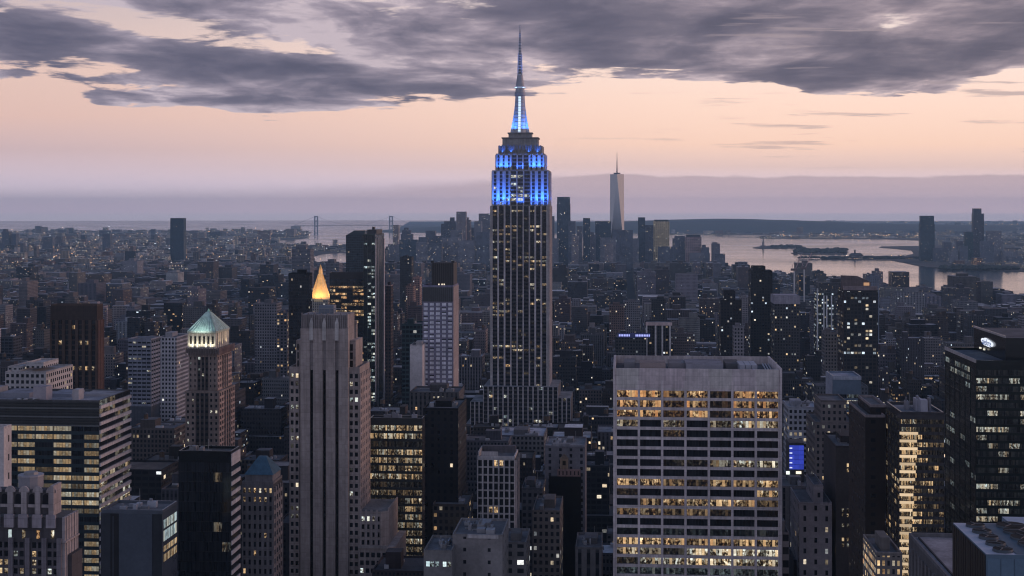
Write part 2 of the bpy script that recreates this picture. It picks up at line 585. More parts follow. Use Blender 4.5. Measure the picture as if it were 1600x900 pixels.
def roof_clutter(root, x0, x1, y0, y1, z, rng, k=5, tint=(.2, .2, .21), hmax=5):
    """plant boxes, ducts and pipes on a roof, each a part"""
    W, Dp = x1 - x0, y1 - y0
    for _ in range(k):
        w, d, h = W * rng.uniform(.06, .2), Dp * rng.uniform(.1, .3), rng.uniform(1.2, hmax)
        a, b = x0 + rng.uniform(.06, .94) * (W - w), y0 + rng.uniform(.06, .94) * (Dp - d)
        mb = MB()
        kk = rng.uniform(.7, 1.8)
        t = [c * kk for c in tint]
        mb.box(a, a + w, b, b + d, z, z + h, 0, tint=t)
        if rng.random() < .6:
            mb.box(a + w * .2, a + w * .5, b + d * .2, b + d * .6, z + h, z + h + rng.uniform(.5, 1.5), 0, tint=[c * .6 for c in t])
        mb.build('roof_plant', M_METAL, root)
    for _ in range(2):
        mb = MB()
        a, b = x0 + rng.uniform(.1, .5) * W, y0 + rng.uniform(.1, .9) * Dp
        mb.bar((a, b, z + .35), (a + W * rng.uniform(.2, .45), b, z + .35), .16, 0, tint=(.3, .3, .31))
        mb.bar((a, b, z), (a, b, z + .5), .16, 0, tint=(.3, .3, .31))
        mb.build('roof_pipe', M_METAL, root)
    mb = MB()
    a, b = x0 + rng.uniform(.2, .8) * W, y0 + rng.uniform(.4, .9) * Dp
    mb.bar((a, b, z), (a, b, z + rng.uniform(4, 8)), .09, 0, tint=(.25, .25, .25))
    mb.build('roof_antenna', M_METAL, root)


def tower(name, label, cat, px0, px1, ytop, D, dep=None, side=None, tint=(.2, .2, .2), lit=.06, pitch=3.0, fh=3.6, wf=.55, hf=.55, vert=0.0, warm=.55,
          ybot=900, roof=(.13, .13, .14), tiers=(), short=None, group=None, seed=None, bulk=True, mat=None, ptint=None):
    """a tower whose windows are a pattern of its wall; tiers = (px0, px1, ytop, inset depth) stand on the main body"""
    rng = random.Random(hash((px0, px1, ytop)) & 0xffff if seed is None else seed)
    fr = Fr(px0, D)
    W = fr.lx(px1)
    if side is not None:
        dep = fr.ly(side, W if side > px1 else 0.0)
    if dep is None:
        dep = W * rng.uniform(.7, 1.0)
    H = fr.lz(ytop)
    lo, hi = min(px0, side or px0), max(px1, side or px1)
    root = hero(name, label, cat, fr, W, dep, lo, hi, ytop, ybot, short, group)
    dim = (pitch, fh, vert, warm)
    mb = MB()
    mb.box(0, W, 0, dep, 0, H, 0, top=1, tint=tint, ttint=roof, par=(rng.random(), lit, wf, hf), dim=dim)
    parapet(mb, 0, W, 0, dep, H, 1.0, .5, 2, ptint or tint)
    mb.build('wall', [M_FAC, M_ROOF, M_STONE], root)
    if D < 1150 and not tiers and W > 10:
        roof_clutter(root, 1, W - 1, 1.5, dep - 1.5, H, rng, 4, (.2, .2, .21), 2.6)
    zz = H
    for k, (a, b, yt, ins) in enumerate(tiers):
        m2 = MB()
        x0, x1 = fr.lx(a, ins), fr.lx(b, ins)
        z1 = fr.lz(yt, ins)
        m2.box(x0, x1, ins, dep - ins * .8, zz, z1, 0, top=1, tint=tint, ttint=roof, par=(rng.random(), lit, wf, hf), dim=dim)
        parapet(m2, x0, x1, ins, dep - ins * .8, z1, 1.0, .5, 2, ptint or tint)
        m2.build('upper_tier', [M_FAC, M_ROOF, M_STONE], root)
        zz = z1
    if bulk and not tiers:
        b = MB()
        a0, b0 = rng.uniform(.1, .4), rng.uniform(.2, .4)
        b.box(W * a0, W * (a0 + rng.uniform(.3, .5)), dep * b0, dep * (b0 + .4), H, H + rng.uniform(2.5, 5), 0, tint=[c * .8 for c in tint])
        b.build('roof_plant', M_STONE, root)
    return root, fr, W, dep, H


def floodlight(root, loc, rot, size, power, color, spread=R(120), sy=None):
    l = bpy.data.lights.new('floodlight', 'AREA')
    l.shape = 'RECTANGLE'
    l.size, l.size_y = size, sy or .6
    l.energy = power
    l.color = color
    l.spread = spread
    o = bpy.data.objects.new('floodlight', l)
    COL.objects.link(o)
    o.parent = root
    o.location = loc
    o.rotation_euler = rot
    return o

# ------------------------------------------------------------------ water, land, haze


def gp(x, y):
    D = CAMZ * F / (y - HY)
    return ((x - CX) * D / F, D)


def land(name, px, z, mat, pre=(), post=(), tint=(.06, .06, .06)):
    mb = MB()
    poly = list(pre) + [gp(*p) for p in px] + list(post)
    A = sum(a[0] * b[1] - b[0] * a[1] for a, b in zip(poly, poly[1:] + poly[:1]))
    if A < 0:
        poly.reverse()
    mb.prism(poly, -.5, z, 0, 0, tint=tint)
    return tag(mb.build(name, mat), kind='structure')


def mat_water():
    m, g = mat_new('harbour_water')
    pos = g.n('ShaderNodeNewGeometry').outputs['Position']
    a = g.noise(pos, .02, 4, .6)
    b = g.noise(pos, .0012, 4, .55)
    p = finish(g, (.03, .045, .06), g.lin(b, .35, .65, .07, .16), spec=.5, bump=(a, .05, .5))
    return m


def mat_ground(name, c0, c1, sc):
    m, g = mat_new(name)
    pos = g.n('ShaderNodeNewGeometry').outputs['Position']
    k = g.lin(g.noise(pos, sc, 6, .65), .3, .7)
    finish(g, g.mix(k, c0, c1), .95)
    return m


wb = MB()
wb.disc(0, 0, 40000, 40000, -.6, 0, 96, 0, tint=(.02, .03, .04))
tag(wb.build('water', mat_water()), kind='structure')
M_STREET = mat_ground('asphalt', (.035, .035, .037), (.07, .068, .066), .02)
M_FAR = mat_ground('far_ground', (.03, .036, .036), (.10, .095, .09), .004)

land('ground', [(-500, 363), (0, 361.5), (250, 361), (474, 361.5), (482, 371), (470, 374), (425, 376), (428, 381), (500, 383.5), (546, 385),
                (546, 394), (505, 397), (487, 402), (489, 413), (560, 419), (610, 410), (700, 407), (900, 405), (1010, 406), (1100, 411),
                (1150, 421), (1250, 436), (1330, 445), (1400, 452), (1500, 461), (1600, 470), (1750, 488)],
     2.0, M_STREET, pre=[(-9000, -1500)], post=[(4200, 2500), (4200, -1500)])
land('far_shore', [(1800, 437), (1650, 427), (1600, 424.5), (1500, 421), (1450, 418), (1425, 413.5), (1415, 411), (1390, 406.5), (1300, 405.5), (1281, 404),
                   (1300, 402.5), (1360, 402), (1410, 401), (1428, 397), (1424, 391.5), (1395, 388.5), (1374, 387), (1378, 385.5), (1440, 384.5), (1440, 376),
                   (1400, 374.5), (1330, 373), (1240, 373), (1190, 372), (1182, 370.5), (1200, 369.5), (1260, 368.5), (1160, 367), (1050, 365.5),
                   (900, 364.5), (700, 363), (625, 362.3), (622, 357), (640, 346.3), (1000, 345.9), (1600, 345.9), (2600, 345.9)],
     2.5, M_FAR, post=[(16000, 8000)])
for nm, pts in (('island_ground', [(1176, 387.5), (1190, 385), (1215, 383.5), (1240, 384), (1258, 386.2), (1260, 387.6), (1230, 388.5), (1190, 389)]),
                ('island_ground', [(1236, 396), (1250, 393), (1262, 390.5), (1310, 390.5), (1322, 392), (1324, 396), (1300, 397.5), (1255, 397.8)])):
    land(nm, pts, 3.0, M_FAR)


def staten():
    prof = [(600, 361), (625, 358), (700, 353), (800, 349.5), (950, 346.5), (1040, 343.4), (1090, 342), (1150, 341.6), (1190, 342.6), (1230, 344), (1290, 346),
            (1340, 348.5), (1420, 350), (1490, 351), (1600, 352), (1750, 352)]
    rng = random.Random(4)
    rows = [(16.9, 0.0), (17.4, .45), (18.2, .85), (19.2, 1.0), (21, .5), (23, 0)]
    N = 140
    V, Fc = [], []
    xs = np.linspace(600, 1750, N)
    top = np.interp(xs, [p[0] for p in prof], [p[1] for p in prof])
    jit = np.convolve(np.array([rng.uniform(-1, 1) for _ in range(N)]), np.ones(4) / 4, 'same')
    for D, k in rows:
        D *= 1000
        for i in range(N):
            z = (CAMZ - (top[i] - HY) * 19200 / F + jit[i] * 5) * k
            V.append(((xs[i] - CX) * 19200 / F * (1 if k else 1), D, max(z, 1.0) + (0 if k else -2)))
    for r in range(len(rows) - 1):
        for i in range(N - 1):
            a = r * N + i
            Fc.append((a, a + 1, a + N + 1, a + N))
    me = bpy.data.meshes.new('hills')
    me.from_pydata(V, [], Fc)
    me.materials.append(mat_ground('wooded_hill', (.025, .034, .03), (.05, .06, .055), .003))
    for p in me.polygons:
        p.use_smooth = True
    o = bpy.data.objects.new('hills', me)
    COL.objects.link(o)
    tag(o, kind='structure')


staten()

HAZE = 3.3e-5
hb = MB()
hb.box(-41000, 41000, -41000, 41000, -1.6, 620, 0, bot=True)
haze = tag(hb.build('haze', bpy.data.materials.new('haze_air')), kind='stuff')
hm = haze.data.materials[0]
hm.use_nodes = True
hg = NG(hm.node_tree)
pv = hg.n('ShaderNodeVolumePrincipled')
pv.inputs['Color'].default_value = (.48, .76, 1.0, 1)
pv.inputs['Density'].default_value = HAZE
pv.inputs['Anisotropy'].default_value = 0.1
hg.link(pv.outputs[0], hg.n('ShaderNodeOutputMaterial').inputs['Volume'])
hm.cycles.homogeneous_volume = True

# ------------------------------------------------------------------ landmark towers, near and middle distance
LIME = (.40, .375, .37)
GRAN = (.30, .275, .27)


def stone_box(root, name, x0, x1, y0, y1, z0, z1, tint=LIME, ttint=None, mat=None, top=M_ROOF):
    mb = MB()
    mb.box(x0, x1, y0, y1, z0, z1, 0, 1, tint=tint, ttint=ttint or (.15, .15, .155))
    return mb.build(name, [mat or M_STONE, top], root)


def spire_tower():
    rng = random.Random(33)
    fr = Fr(766, 1300)
    W, dep = fr.lx(857.5), 45.0
    root = hero('spire_tower', 'tall stepped stone tower with blue lit crown and tapering antenna spire', 'skyscraper', fr, W, dep, 735, 893, 40, 678,
                'the blue lit spire tower', x0=-18, y0=-14)
    for k in (0,):
        HEROES[-1]['px0'], HEROES[-1]['px1'] = 752, 874
    panes = []
    z322, z604 = fr.lz(322), fr.lz(604)
    rows = [rng.random() for _ in range(60)]
    hot = {1: .9, 5: .95, 6: .5, 7: .55, 9: .65, 12: .15, 13: .9, 14: .8, 15: .6, 16: .35, 18: .3, 19: .4, 20: .45, 21: .3, 24: .3, 25: .2, 27: .25, 36: .85, 37: .5, 39: .75, 41: .1}

    def lit_for(sec):
        def f(i, j):
            p = hot.get(j, .06 if rows[j % 60] > .5 else .01)
            if sec == 1 and j not in (13, 14, 15, 36, 37, 39, 5):
                p *= .35
            if sec == 0 and j in (24, 25, 26, 27, 28):
                p = .75
            if rng.random() < p * .65:
                return rng.choice((.25, .4, .6, 1.1)), rng.uniform(.35, .7)
            return (0, .5) if rng.random() < .9 else (.08, .5)
        return f
    core = MB()
    core.box(0, W, 0, dep, 0, z322, 0, 1, tint=(.13, .12, .125), ttint=(.2, .2, .2))
    # outer corner strips
    core.box(-.02, 1.4, -1.0, .6, 2, z322 + .3, 0, 0, tint=LIME)
    core.box(W - 1.4, W + .02, -1.0, .6, 2, z322 + .3, 0, 0, tint=LIME)
    core.build('shaft_wall', [M_STONE, M_ROOF], root)
    frame = MB()
    a, b = fr.lx(798.5), fr.lx(827)
    for sec, (x0, x1, off) in enumerate(((1.4, a, 0.0), (a, b, 0.0), (b, W - 1.4, 0.0))):
        grid_face(frame, panes, (x0, off), *FRONT, x1 - x0, z604 - 8, z322, 3, 49, pier=1.6 if sec != 1 else 1.1, sp=1.65, pd=.9 if sec != 1 else .45, sd=.12, lit=lit_for(sec), sub=3.0,
                  tint=(.06, .058, .063), ptint=(.54, .50, .51), rng=rng)
    grid_face(frame, panes, (W, 0), *WEST, dep, z604 - 8, z322, 7, 49, pier=2.6, sp=1.25, pd=.9, sd=.12, lit=lambda i, j: (0, .5) if rng.random() < .95 else (.7, .5), sub=2,
              tint=(.09, .085, .085), ptint=(.56, .49, .48), rng=rng)  # pinker pier tint paints the west light onto this face
    frame.build('limestone_piers', M_STONE, root)
    # lower tiers
    low, lp = MB(), []
    for (p0, p1, yt, off, nb) in ((755, 872, 604, -9, 15), (735, 755.5, 628, -5, 3), (871.5, 892, 621, -5, 3), (724, 903, 668, -14, 22)):
        x0, x1, zt = fr.lx(p0, off), fr.lx(p1, off), fr.lz(yt, off)
        low.box(x0, x1, off, dep + (4 if off < -8 else 0), 0, zt, 0, 1, tint=(.16, .15, .15), ttint=(.24, .24, .25))
        nf = max(int((zt - 8) / 3.7), 2)
        grid_face(low, lp, (x0, off), *FRONT, x1 - x0, 8, zt, nb, nf, pier=1.15, sp=1.3, pd=.55, sd=.15, sub=2,
                  lit=lambda i, j: ((rng.choice((.4, .8, 1.2)), rng.uniform(.15, .5)) if rng.random() < (.3 if j in (7, 8, 11, 13) else .06) else (0, .5)),
                  tint=(.10, .095, .095), ptint=(.48, .45, .46), rng=rng)
    low.build('lower_tiers', [M_STONE, M_ROOF], root)
    # crown tiers, washed by the blue floodlights standing on the setbacks
    crown = MB()
    cp = []
    tiers = ((769, 857, 322, 266, 2.2), (775, 850.5, 266, 240, 5.5), (778.5, 847, 240, 228, 7), (785, 840, 228, 216.5, 11), (794.5, 830.5, 216.5, 209, 16))
    for k, (p0, p1, y0, y1, off) in enumerate(tiers):
        x0, x1, za, zb = fr.lx(p0, off), fr.lx(p1, off), fr.lz(y0, off), fr.lz(y1, off)
        if k == 0:
            za = z322
        crown.box(x0, x1, off, dep - off, za - .5, zb, 0, 1, tint=(.34, .33, .33), ttint=(.2, .2, .2))
        if k < 2:
            w3 = (x1 - x0) * .32
            nf = 9 if k == 0 else 4
            for sec, (q0, q1) in enumerate(((x0, x0 + w3), (x0 + w3, x1 - w3), (x1 - w3, x1))):
                grid_face(crown, cp, (q0, off), *FRONT, q1 - q0, za, zb - (1.5 if k else 1), 3, nf, pier=2.9 if sec != 1 else 1.2, sp=1.3, pd=1.0 if sec != 1 else .5, sd=.15, sub=2,
                          lit=lambda i, j, s_=sec, k_=k: ((1.2, .3) if rng.random() < ((.75 if j in (6, 7) else .22) if s_ == 1 else .12) and k_ == 0 else (0, .5)),
                          tint=(.2, .2, .2), ptint=(.48, .47, .47), rng=rng)
            for side, (O, un) in enumerate((((x1, off), WEST), ((x0, dep - off), EAST))):
                for q in range(6):
                    L = dep - 2 * off
                    crown.obox(O, un[0], un[1], L * q / 6 + .6, L * q / 6 + 3.2, 0, .9, za, zb - 1, 0, tint=(.48, .47, .47))
        elif k == 2:
            for q in range(15):
                s_ = (x1 - x0) / 15
                crown.box(x0 + q * s_ + .5, x0 + q * s_ + s_ - .9, off - .8, off, za, zb + (1.2 if q % 2 else .4), 0, tint=(.25, .24, .24))
        else:
            crown.box(x0 - .8, x1 + .8, off - .8, dep - off + .8, zb, zb + 1.1, 0, tint=(.3, .29, .3))
    crown.build('crown', [M_STONE, M_ROOF], root)
    emit_panes(root, panes[:0] + cp[:24] + panes, 100)
    emit_panes(root, lp, 0)
    emit_panes(root, cp[24:], 0)
    # mast
    cx, cy = fr.lx(812.5, 22), 22.0
    z0, z1 = fr.lz(209, 22), fr.lz(150, 22)
    mast = MB()
    mast.disc(cx, cy, 6.2, 4.2, z0, z1, 20, 0, tint=(.42, .43, .46))
    for q in range(10):
        zz = z0 + (z1 - z0) * q / 10
        r = 6.2 - 2.0 * q / 10 + .15
        mast.disc(cx, cy, r, r, zz, zz + .45, 20, 0, tint=(.25, .26, .28))
    mast.disc(cx, cy, 5.1, 5.1, z1, z1 + 3.0, 20, 0, tint=(.3, .31, .34))
    mast.disc(cx, cy, 4.6, 4.0, z1 + 3.0, fr.lz(138, 22), 20, 0, tint=(.34, .35, .38))
    zc = fr.lz(138, 22)
    mast.disc(cx, cy, 5.2, 5.2, zc, zc + 1.0, 20, 0, tint=(.4, .42, .46))
    mast.disc(cx, cy, 4.2, 2.6, zc + 1.0, fr.lz(118, 22), 16, 0, tint=(.34, .35, .4))
    mast.build('mooring_mast', M_METAL, root)
    for sx, sy in ((-1, 0), (1, 0), (0, -1), (0, 1)):
        fin = MB()
        for q in range(8):
            t0, t1 = q / 8, (q + 1) / 8
            r0, r1 = 9.2 * (1 - t0) ** 1.6 + 4.3 * (1 - (1 - t0) ** 1.6), 9.2 * (1 - t1) ** 1.6 + 4.3 * (1 - (1 - t1) ** 1.6)
            pw = 1.5
            if sx:
                lo, hi = sorted((cx, cx + sx * r0)), sorted((cx, cx + sx * r1))
                fin.prism([(lo[0], cy - pw), (lo[1], cy - pw), (lo[1], cy + pw), (lo[0], cy + pw)], z0 + (z1 - z0) * t0, z0 + (z1 - z0) * t1, 0, 0,
                          poly2=[(hi[0], cy - pw), (hi[1], cy - pw), (hi[1], cy + pw), (hi[0], cy + pw)], tint=(.5, .51, .54))
            else:
                lo, hi = sorted((cy, cy + sy * r0)), sorted((cy, cy + sy * r1))
                fin.prism([(cx - pw, lo[0]), (cx + pw, lo[0]), (cx + pw, lo[1]), (cx - pw, lo[1])], z0 + (z1 - z0) * t0, z0 + (z1 - z0) * t1, 0, 0,
                          poly2=[(cx - pw, hi[0]), (cx + pw, hi[0]), (cx + pw, hi[1]), (cx - pw, hi[1])], tint=(.5, .51, .54))
        fin.build('mast_fin', M_METAL, root)
    for q in range(14):
        zz = z0 + 1.5 + (z1 - z0 - 2) * q / 14
        r = 9.3 * (1 - q / 14) ** 1.6 + 4.4 * (1 - (1 - q / 14) ** 1.6)
        w_ = MB()
        w_.box(cx - 1.1, cx + 1.1, cy - r - .25, cy - r + .3, zz, zz + 1.9, 0, 0, tint=(.62, .80, 1.0), par=(1.25, 0, 0, 0))
        w_.build('mast_window', M_EMIT, root)
    ring = MB()
    ring.disc(cx, cy, 5.35, 5.35, zc + .3, zc + .8, 20, 0, tint=(.55, .7, 1.0), par=(.8, 0, 0, 0))
    ring.build('light_ring', M_EMIT, root)
    an = MB()
    za = fr.lz(118, 22)
    segs = [(118, 100, 1.75), (100, 84, 1.55), (84, 66, 1.0), (66, 52, .7), (52, 40, .35)]
    for ya, yb, r in segs:
        p, q_ = fr.lz(ya, 22), fr.lz(yb, 22)
        for sx in (-1, 1):
            for sy in (-1, 1):
                an.bar((cx + sx * r, cy + sy * r, p), (cx + sx * r * .85, cy + sy * r * .85, q_), r * .3, 0, tint=(.4, .42, .46))
        an.disc(cx, cy, r * .7, r * .6, p, q_, 8, 0, tint=(.22, .23, .26))
        n = 4
        for k in range(n):
            zz = p + (q_ - p) * k / n
            an.disc(cx, cy, r * 1.45, r * 1.45, zz, zz + (q_ - p) / n * .45, 10, 0, tint=(.62, .63, .66))
    an.build('antenna', M_METAL, root)
    # blue floodlights on every setback
    BLUE = (.03, .16, 1.0)
    (p0, p1, _, _, o0), (r0, r1, _, _, o1) = tiers[0], tiers[1]
    za = z322 + .6
    x0, x1 = fr.lx(p0, o0), fr.lx(p1, o0)
    L = x1 - x0
    for c in (.06, .165, .27, .73, .835, .94):
        floodlight(root, (x0 + L * c, o0 - 3.6, za), (R(180 - 9), 0, 0), 1.6, 3300, BLUE, R(60))
        floodlight(root, (x0 + L * c, o0 - 2.6, za), (R(180 - 20), 0, 0), 1.2, 600, BLUE, R(120))
    floodlight(root, (x0 + L * .5, o0 - 2.6, za), (R(180 - 10), 0, 0), 3, 1500, BLUE, R(100))
    za = fr.lz(266, o1) + .6
    x0, x1 = fr.lx(r0, o1), fr.lx(r1, o1)
    L = x1 - x0
    floodlight(root, (x0 + L * .5, o1 - 2.2, za), (R(180 - 12), 0, 0), 4, 1500, BLUE, R(120))
    for c in (.06, .16, .26, .74, .84, .94):
        floodlight(root, (x0 + L * c, o1 - 3.0, za), (R(180 - 12), 0, 0), 1.6, 1800, BLUE, R(80))
    for k, (p0, p1, y0, y1, off) in enumerate(tiers[:2]):
        xr, xl, zz = fr.lx(p1, off), fr.lx(p0, off), (z322 if k == 0 else fr.lz(y0, off)) + .6
        for c in (.25, .75):
            floodlight(root, (xr + 2.0, off + (dep - 2 * off) * c, zz), (R(180), R(14), 0), 6, 3600, BLUE, R(110), 2)
            floodlight(root, (xl - 2.0, off + (dep - 2 * off) * c, zz), (R(180), R(-14), 0), 6, 3600, BLUE, R(110), 2)
    for c in (.1, .3, .7, .9):
        q0, q1 = fr.lx(778.5, 7), fr.lx(847, 7)
        floodlight(root, (q0 + (q1 - q0) * c, 5.2, fr.lz(240, 7) + .6), (R(180 - 14), 0, 0), 1.2, 260, BLUE, R(90))
    for ang in range(4):
        t = math.pi / 4 + ang * math.pi / 2
        floodlight(root, (cx + 10.5 * math.cos(t), cy + 10.5 * math.sin(t), z0 + 1.4), (0, 0, 0), 2, 8500, (.06, .24, 1.0), R(150)).rotation_euler = \
            (R(180 - 12), 0, t + R(90) + math.pi)
        floodlight(root, (cx + 6 * math.cos(t), cy + 6 * math.sin(t), z1 + 3.5), (R(180 - 6), 0, t + R(90) + math.pi), 1, 9000, (.14, .25, 1.0), R(60))


def limestone_tower():
    rng = random.Random(12)
    fr = Fr(452, 683)
    W, dep = fr.lx(562), 46.0
    dep = fr.ly(577.5, W)
    root = hero('limestone_tower', 'big brown grey limestone tower with three dark window slots down its front', 'skyscraper', fr, W, dep, 452, 578, 485, 930,
                'the three slot limestone tower', y0=-4)
    T = (.37, .315, .295)
    zw = fr.lz(577)
    core = MB()
    core.box(0, W, 0, dep, 0, zw, 0, 1, tint=T, ttint=(.2, .19, .19))
    parapet(core, 0, W, 0, dep, zw, 1.3, .6, 0, T)
    a, b = fr.lx(469.5, -3), fr.lx(544, -3)
    z525, z514, z491 = fr.lz(525, -3), fr.lz(513, -3), fr.lz(491, -2)
    slots = [fr.lx(p, -3) for p in (486.5, 506.5, 526.3)]
    hw = .82
    xs = [a] + [v for s in slots for v in (s - hw, s + hw)] + [b]
    for i in range(0, len(xs), 2):
        core.box(xs[i], xs[i + 1], -3, .0, 2, z525, 0, 0, tint=T)
    core.box(a, b, -3, 0, z525, z514, 0, 0, tint=T)
    core.box(a + .4, b - .4, -2.2, 15, zw, z491, 0, 1, tint=(.30, .265, .26))
    core.box(fr.lx(463, 4), fr.lx(556, 4), 3.5, dep - 5, zw, fr.lz(531, 4), 0, 1, tint=T)
    core.box(fr.lx(474, 15), fr.lx(557, 15), 15, dep - 9, zw, fr.lz(500, 15), 0, 1, tint=T)
    # ribs and ornaments of the crown
    n = 22
    for q in range(n):
        x = a + .6 + (b - a - 1.2) * q / (n - 1)
        core.box(x - .28, x + .28, -2.75, -2.2, z514, z491 - (.2 if q % 3 else -.8), 0, tint=(.27, .24, .235))
    core.build('stone_wall', [M_STONE, M_ROOF], root)
    for s in slots:
        o = MB()
        zt = fr.lz(505, -3)
        o.prism([(s - .9, -3.5), (s + .9, -3.5), (s + .9, -2.0), (s - .9, -2.0)], z525 - 2, zt, 0, 0, tint=(.5, .47, .45))
        o.prism([(s - .9, -3.5), (s + .9, -3.5), (s + .9, -2.0), (s - .9, -2.0)], zt, zt + 2.6, 0, 0, tint=(.5, .47, .45),
                poly2=[(s - .2, -2.9), (s + .2, -2.9), (s + .2, -2.6), (s - .2, -2.6)])
        o.build('stone_finial', M_STONE, root)
        g_ = MB()
        g_.box(s - hw, s + hw, -.5, -.05, 2, z525, 0, tint=(.012, .013, .015))
        for k in range(50):
            zz = z525 - 3.8 * (k + 1)
            g_.box(s - hw + .01, s + hw - .01, -.62, -.5, zz, zz + 1.0, 0, tint=(.03, .028, .028))
        g_.build('window_slot', M_GLASS, root)
    panes, fm = [], MB()
    FH = 3.8
    lits = {(0, 0): 1.3, (0, 4): 1.5, (0, 8): .9, (0, 14): 1.2, (0, 17): .25, (0, 18): .6, (1, 1): .7, (1, 3): 1.3, (1, 15): 1.3}

    def lf(k):
        def f(i, j):
            if (k, j) in lits and not (j in (14, 15, 1) and i == (0 if j == 14 else 1)):
                return lits[(k, j)], .35
            return (.05, .4) if rng.random() < .12 else (0, .5)
        return f
    nf = 36
    for k, (p0, p1) in enumerate(((453, 468), (545, 561))):
        x0, x1 = fr.lx(p0), fr.lx(p1)
        grid_face(fm, panes, (x0, 0), *FRONT, x1 - x0, zw - 2 - nf * FH, zw - 2, 2, nf, pier=.95, sp=1.7, pd=.42, sd=.40, lit=lf(k), sub=1, tint=T, rng=rng)
    for k in range(36 * 2):
        pass
    grid_face(fm, panes, (W, 0), *WEST, dep, zw - 2 - nf * FH, zw - 2, 6, nf, pier=2.6, sp=1.7, pd=.42, sd=.40,
              lit=lambda i, j: (0, .5), sub=1, tint=(.40, .33, .31), rng=rng)  # same stone, warmed in tint to paint in the western glow
    # shoulder windows above the wings
    for p0, p1 in ((463.5, 468.5), (545, 553)):
        x0, x1 = fr.lx(p0, 3.5), fr.lx(p1, 3.5)
        grid_face(fm, panes, (x0, 3.5), *FRONT, x1 - x0, zw, fr.lz(537, 3.5), 1, 3, pier=.8, sp=.8, pd=.42, sd=.40, lit=lambda i, j: (0, .5), sub=1, tint=T, rng=rng)
    fm.build('window_surround', M_STONE, root)
    emit_panes(root, panes)
    # rooftop water tank house
    t = MB()
    x0, x1 = fr.lx(499, 4), fr.lx(522, 4)
    t.box(x0, x1, 3, 9, z491, fr.lz(477, 3), 0, 1, tint=(.16, .19, .24), ttint=(.2, .22, .26))
    t.build('tank_house', [M_METAL, M_ROOF], root)
    t = MB()
    for q in range(6):
        x = fr.lx(489, 2) + (fr.lx(533, 2) - fr.lx(489, 2)) * q / 5
        t.bar((x, 1.5, z491), (x, 1.5, z491 + 2.6), .12, tint=(.2, .2, .2))
    t.bar((fr.lx(489, 2), 1.5, z491 + 2.6), (fr.lx(533, 2), 1.5, z491 + 2.6), .14, tint=(.25, .25, .25))
    t.bar((fr.lx(489, 2), 1.5, z491 + 1.4), (fr.lx(533, 2), 1.5, z491 + 1.4), .10, tint=(.25, .25, .25))
    t.build('roof_railing', M_METAL, root)
    # lower wing to the right
    low, lp = MB(), []
    x0, x1, z1 = W + .05, fr.lx(606), fr.lz(797)
    c = 3.2
    low.prism([(x0, 0), (x1 - c, 0), (x1, c), (x1, 30), (x0, 30)], 0, z1, 0, 1, tint=T, ttint=(.2, .19, .19))
    for q in range(4):
        low.box(x0 + (x1 - x0 - c) * q / 4, x0 + (x1 - x0 - c) * q / 4 + 1.0, -.6, 0, 0, z1 + .9, 0, tint=(.38, .33, .32))
    low.box(x1 - .6, x1, c, 30, z1, z1 + 1.1, 0, tint=T)
    grid_face(low, lp, (x0 + .3, 0), *FRONT, x1 - x0 - c - .6, z1 - 2.4 - 3.8 * 12, z1 - 2.4, 4, 12, pier=.9, sp=1.5, pd=.4, sd=.38, sub=1,
              lit=lambda i, j: (1.5, .35) if j == 0 and i != 3 else ((.9, .35) if rng.random() < .06 else (0, .5)), tint=T, rng=rng)
    x2, z2 = fr.lx(616, -3), fr.lz(853, -3)
    low.prism([(x0, -3), (x2 - c, -3), (x2, -3 + c), (x2, 0), (x2, 34), (x1, 34), (x1, 0), (x0, 0)], 0, z2, 0, 1, tint=T)
    low.box(x0, x2 - c, -3.5, -3, z2 - .3, z2 + 1.0, 0, tint=(.4, .36, .35))
    grid_face(low, lp, (x0 + .3, -3), *FRONT, x2 - x0 - c - .6, z2 - 2.4 - 3.8 * 8, z2 - 2.4, 5, 8, pier=.9, sp=1.5, pd=.4, sd=.38, sub=1,
              lit=lambda i, j: (1.1, .3) if rng.random() < .15 else (0, .5), tint=T, rng=rng)
    low.build('lower_wing', [M_STONE, M_ROOF], root)
    emit_panes(root, lp, 0)


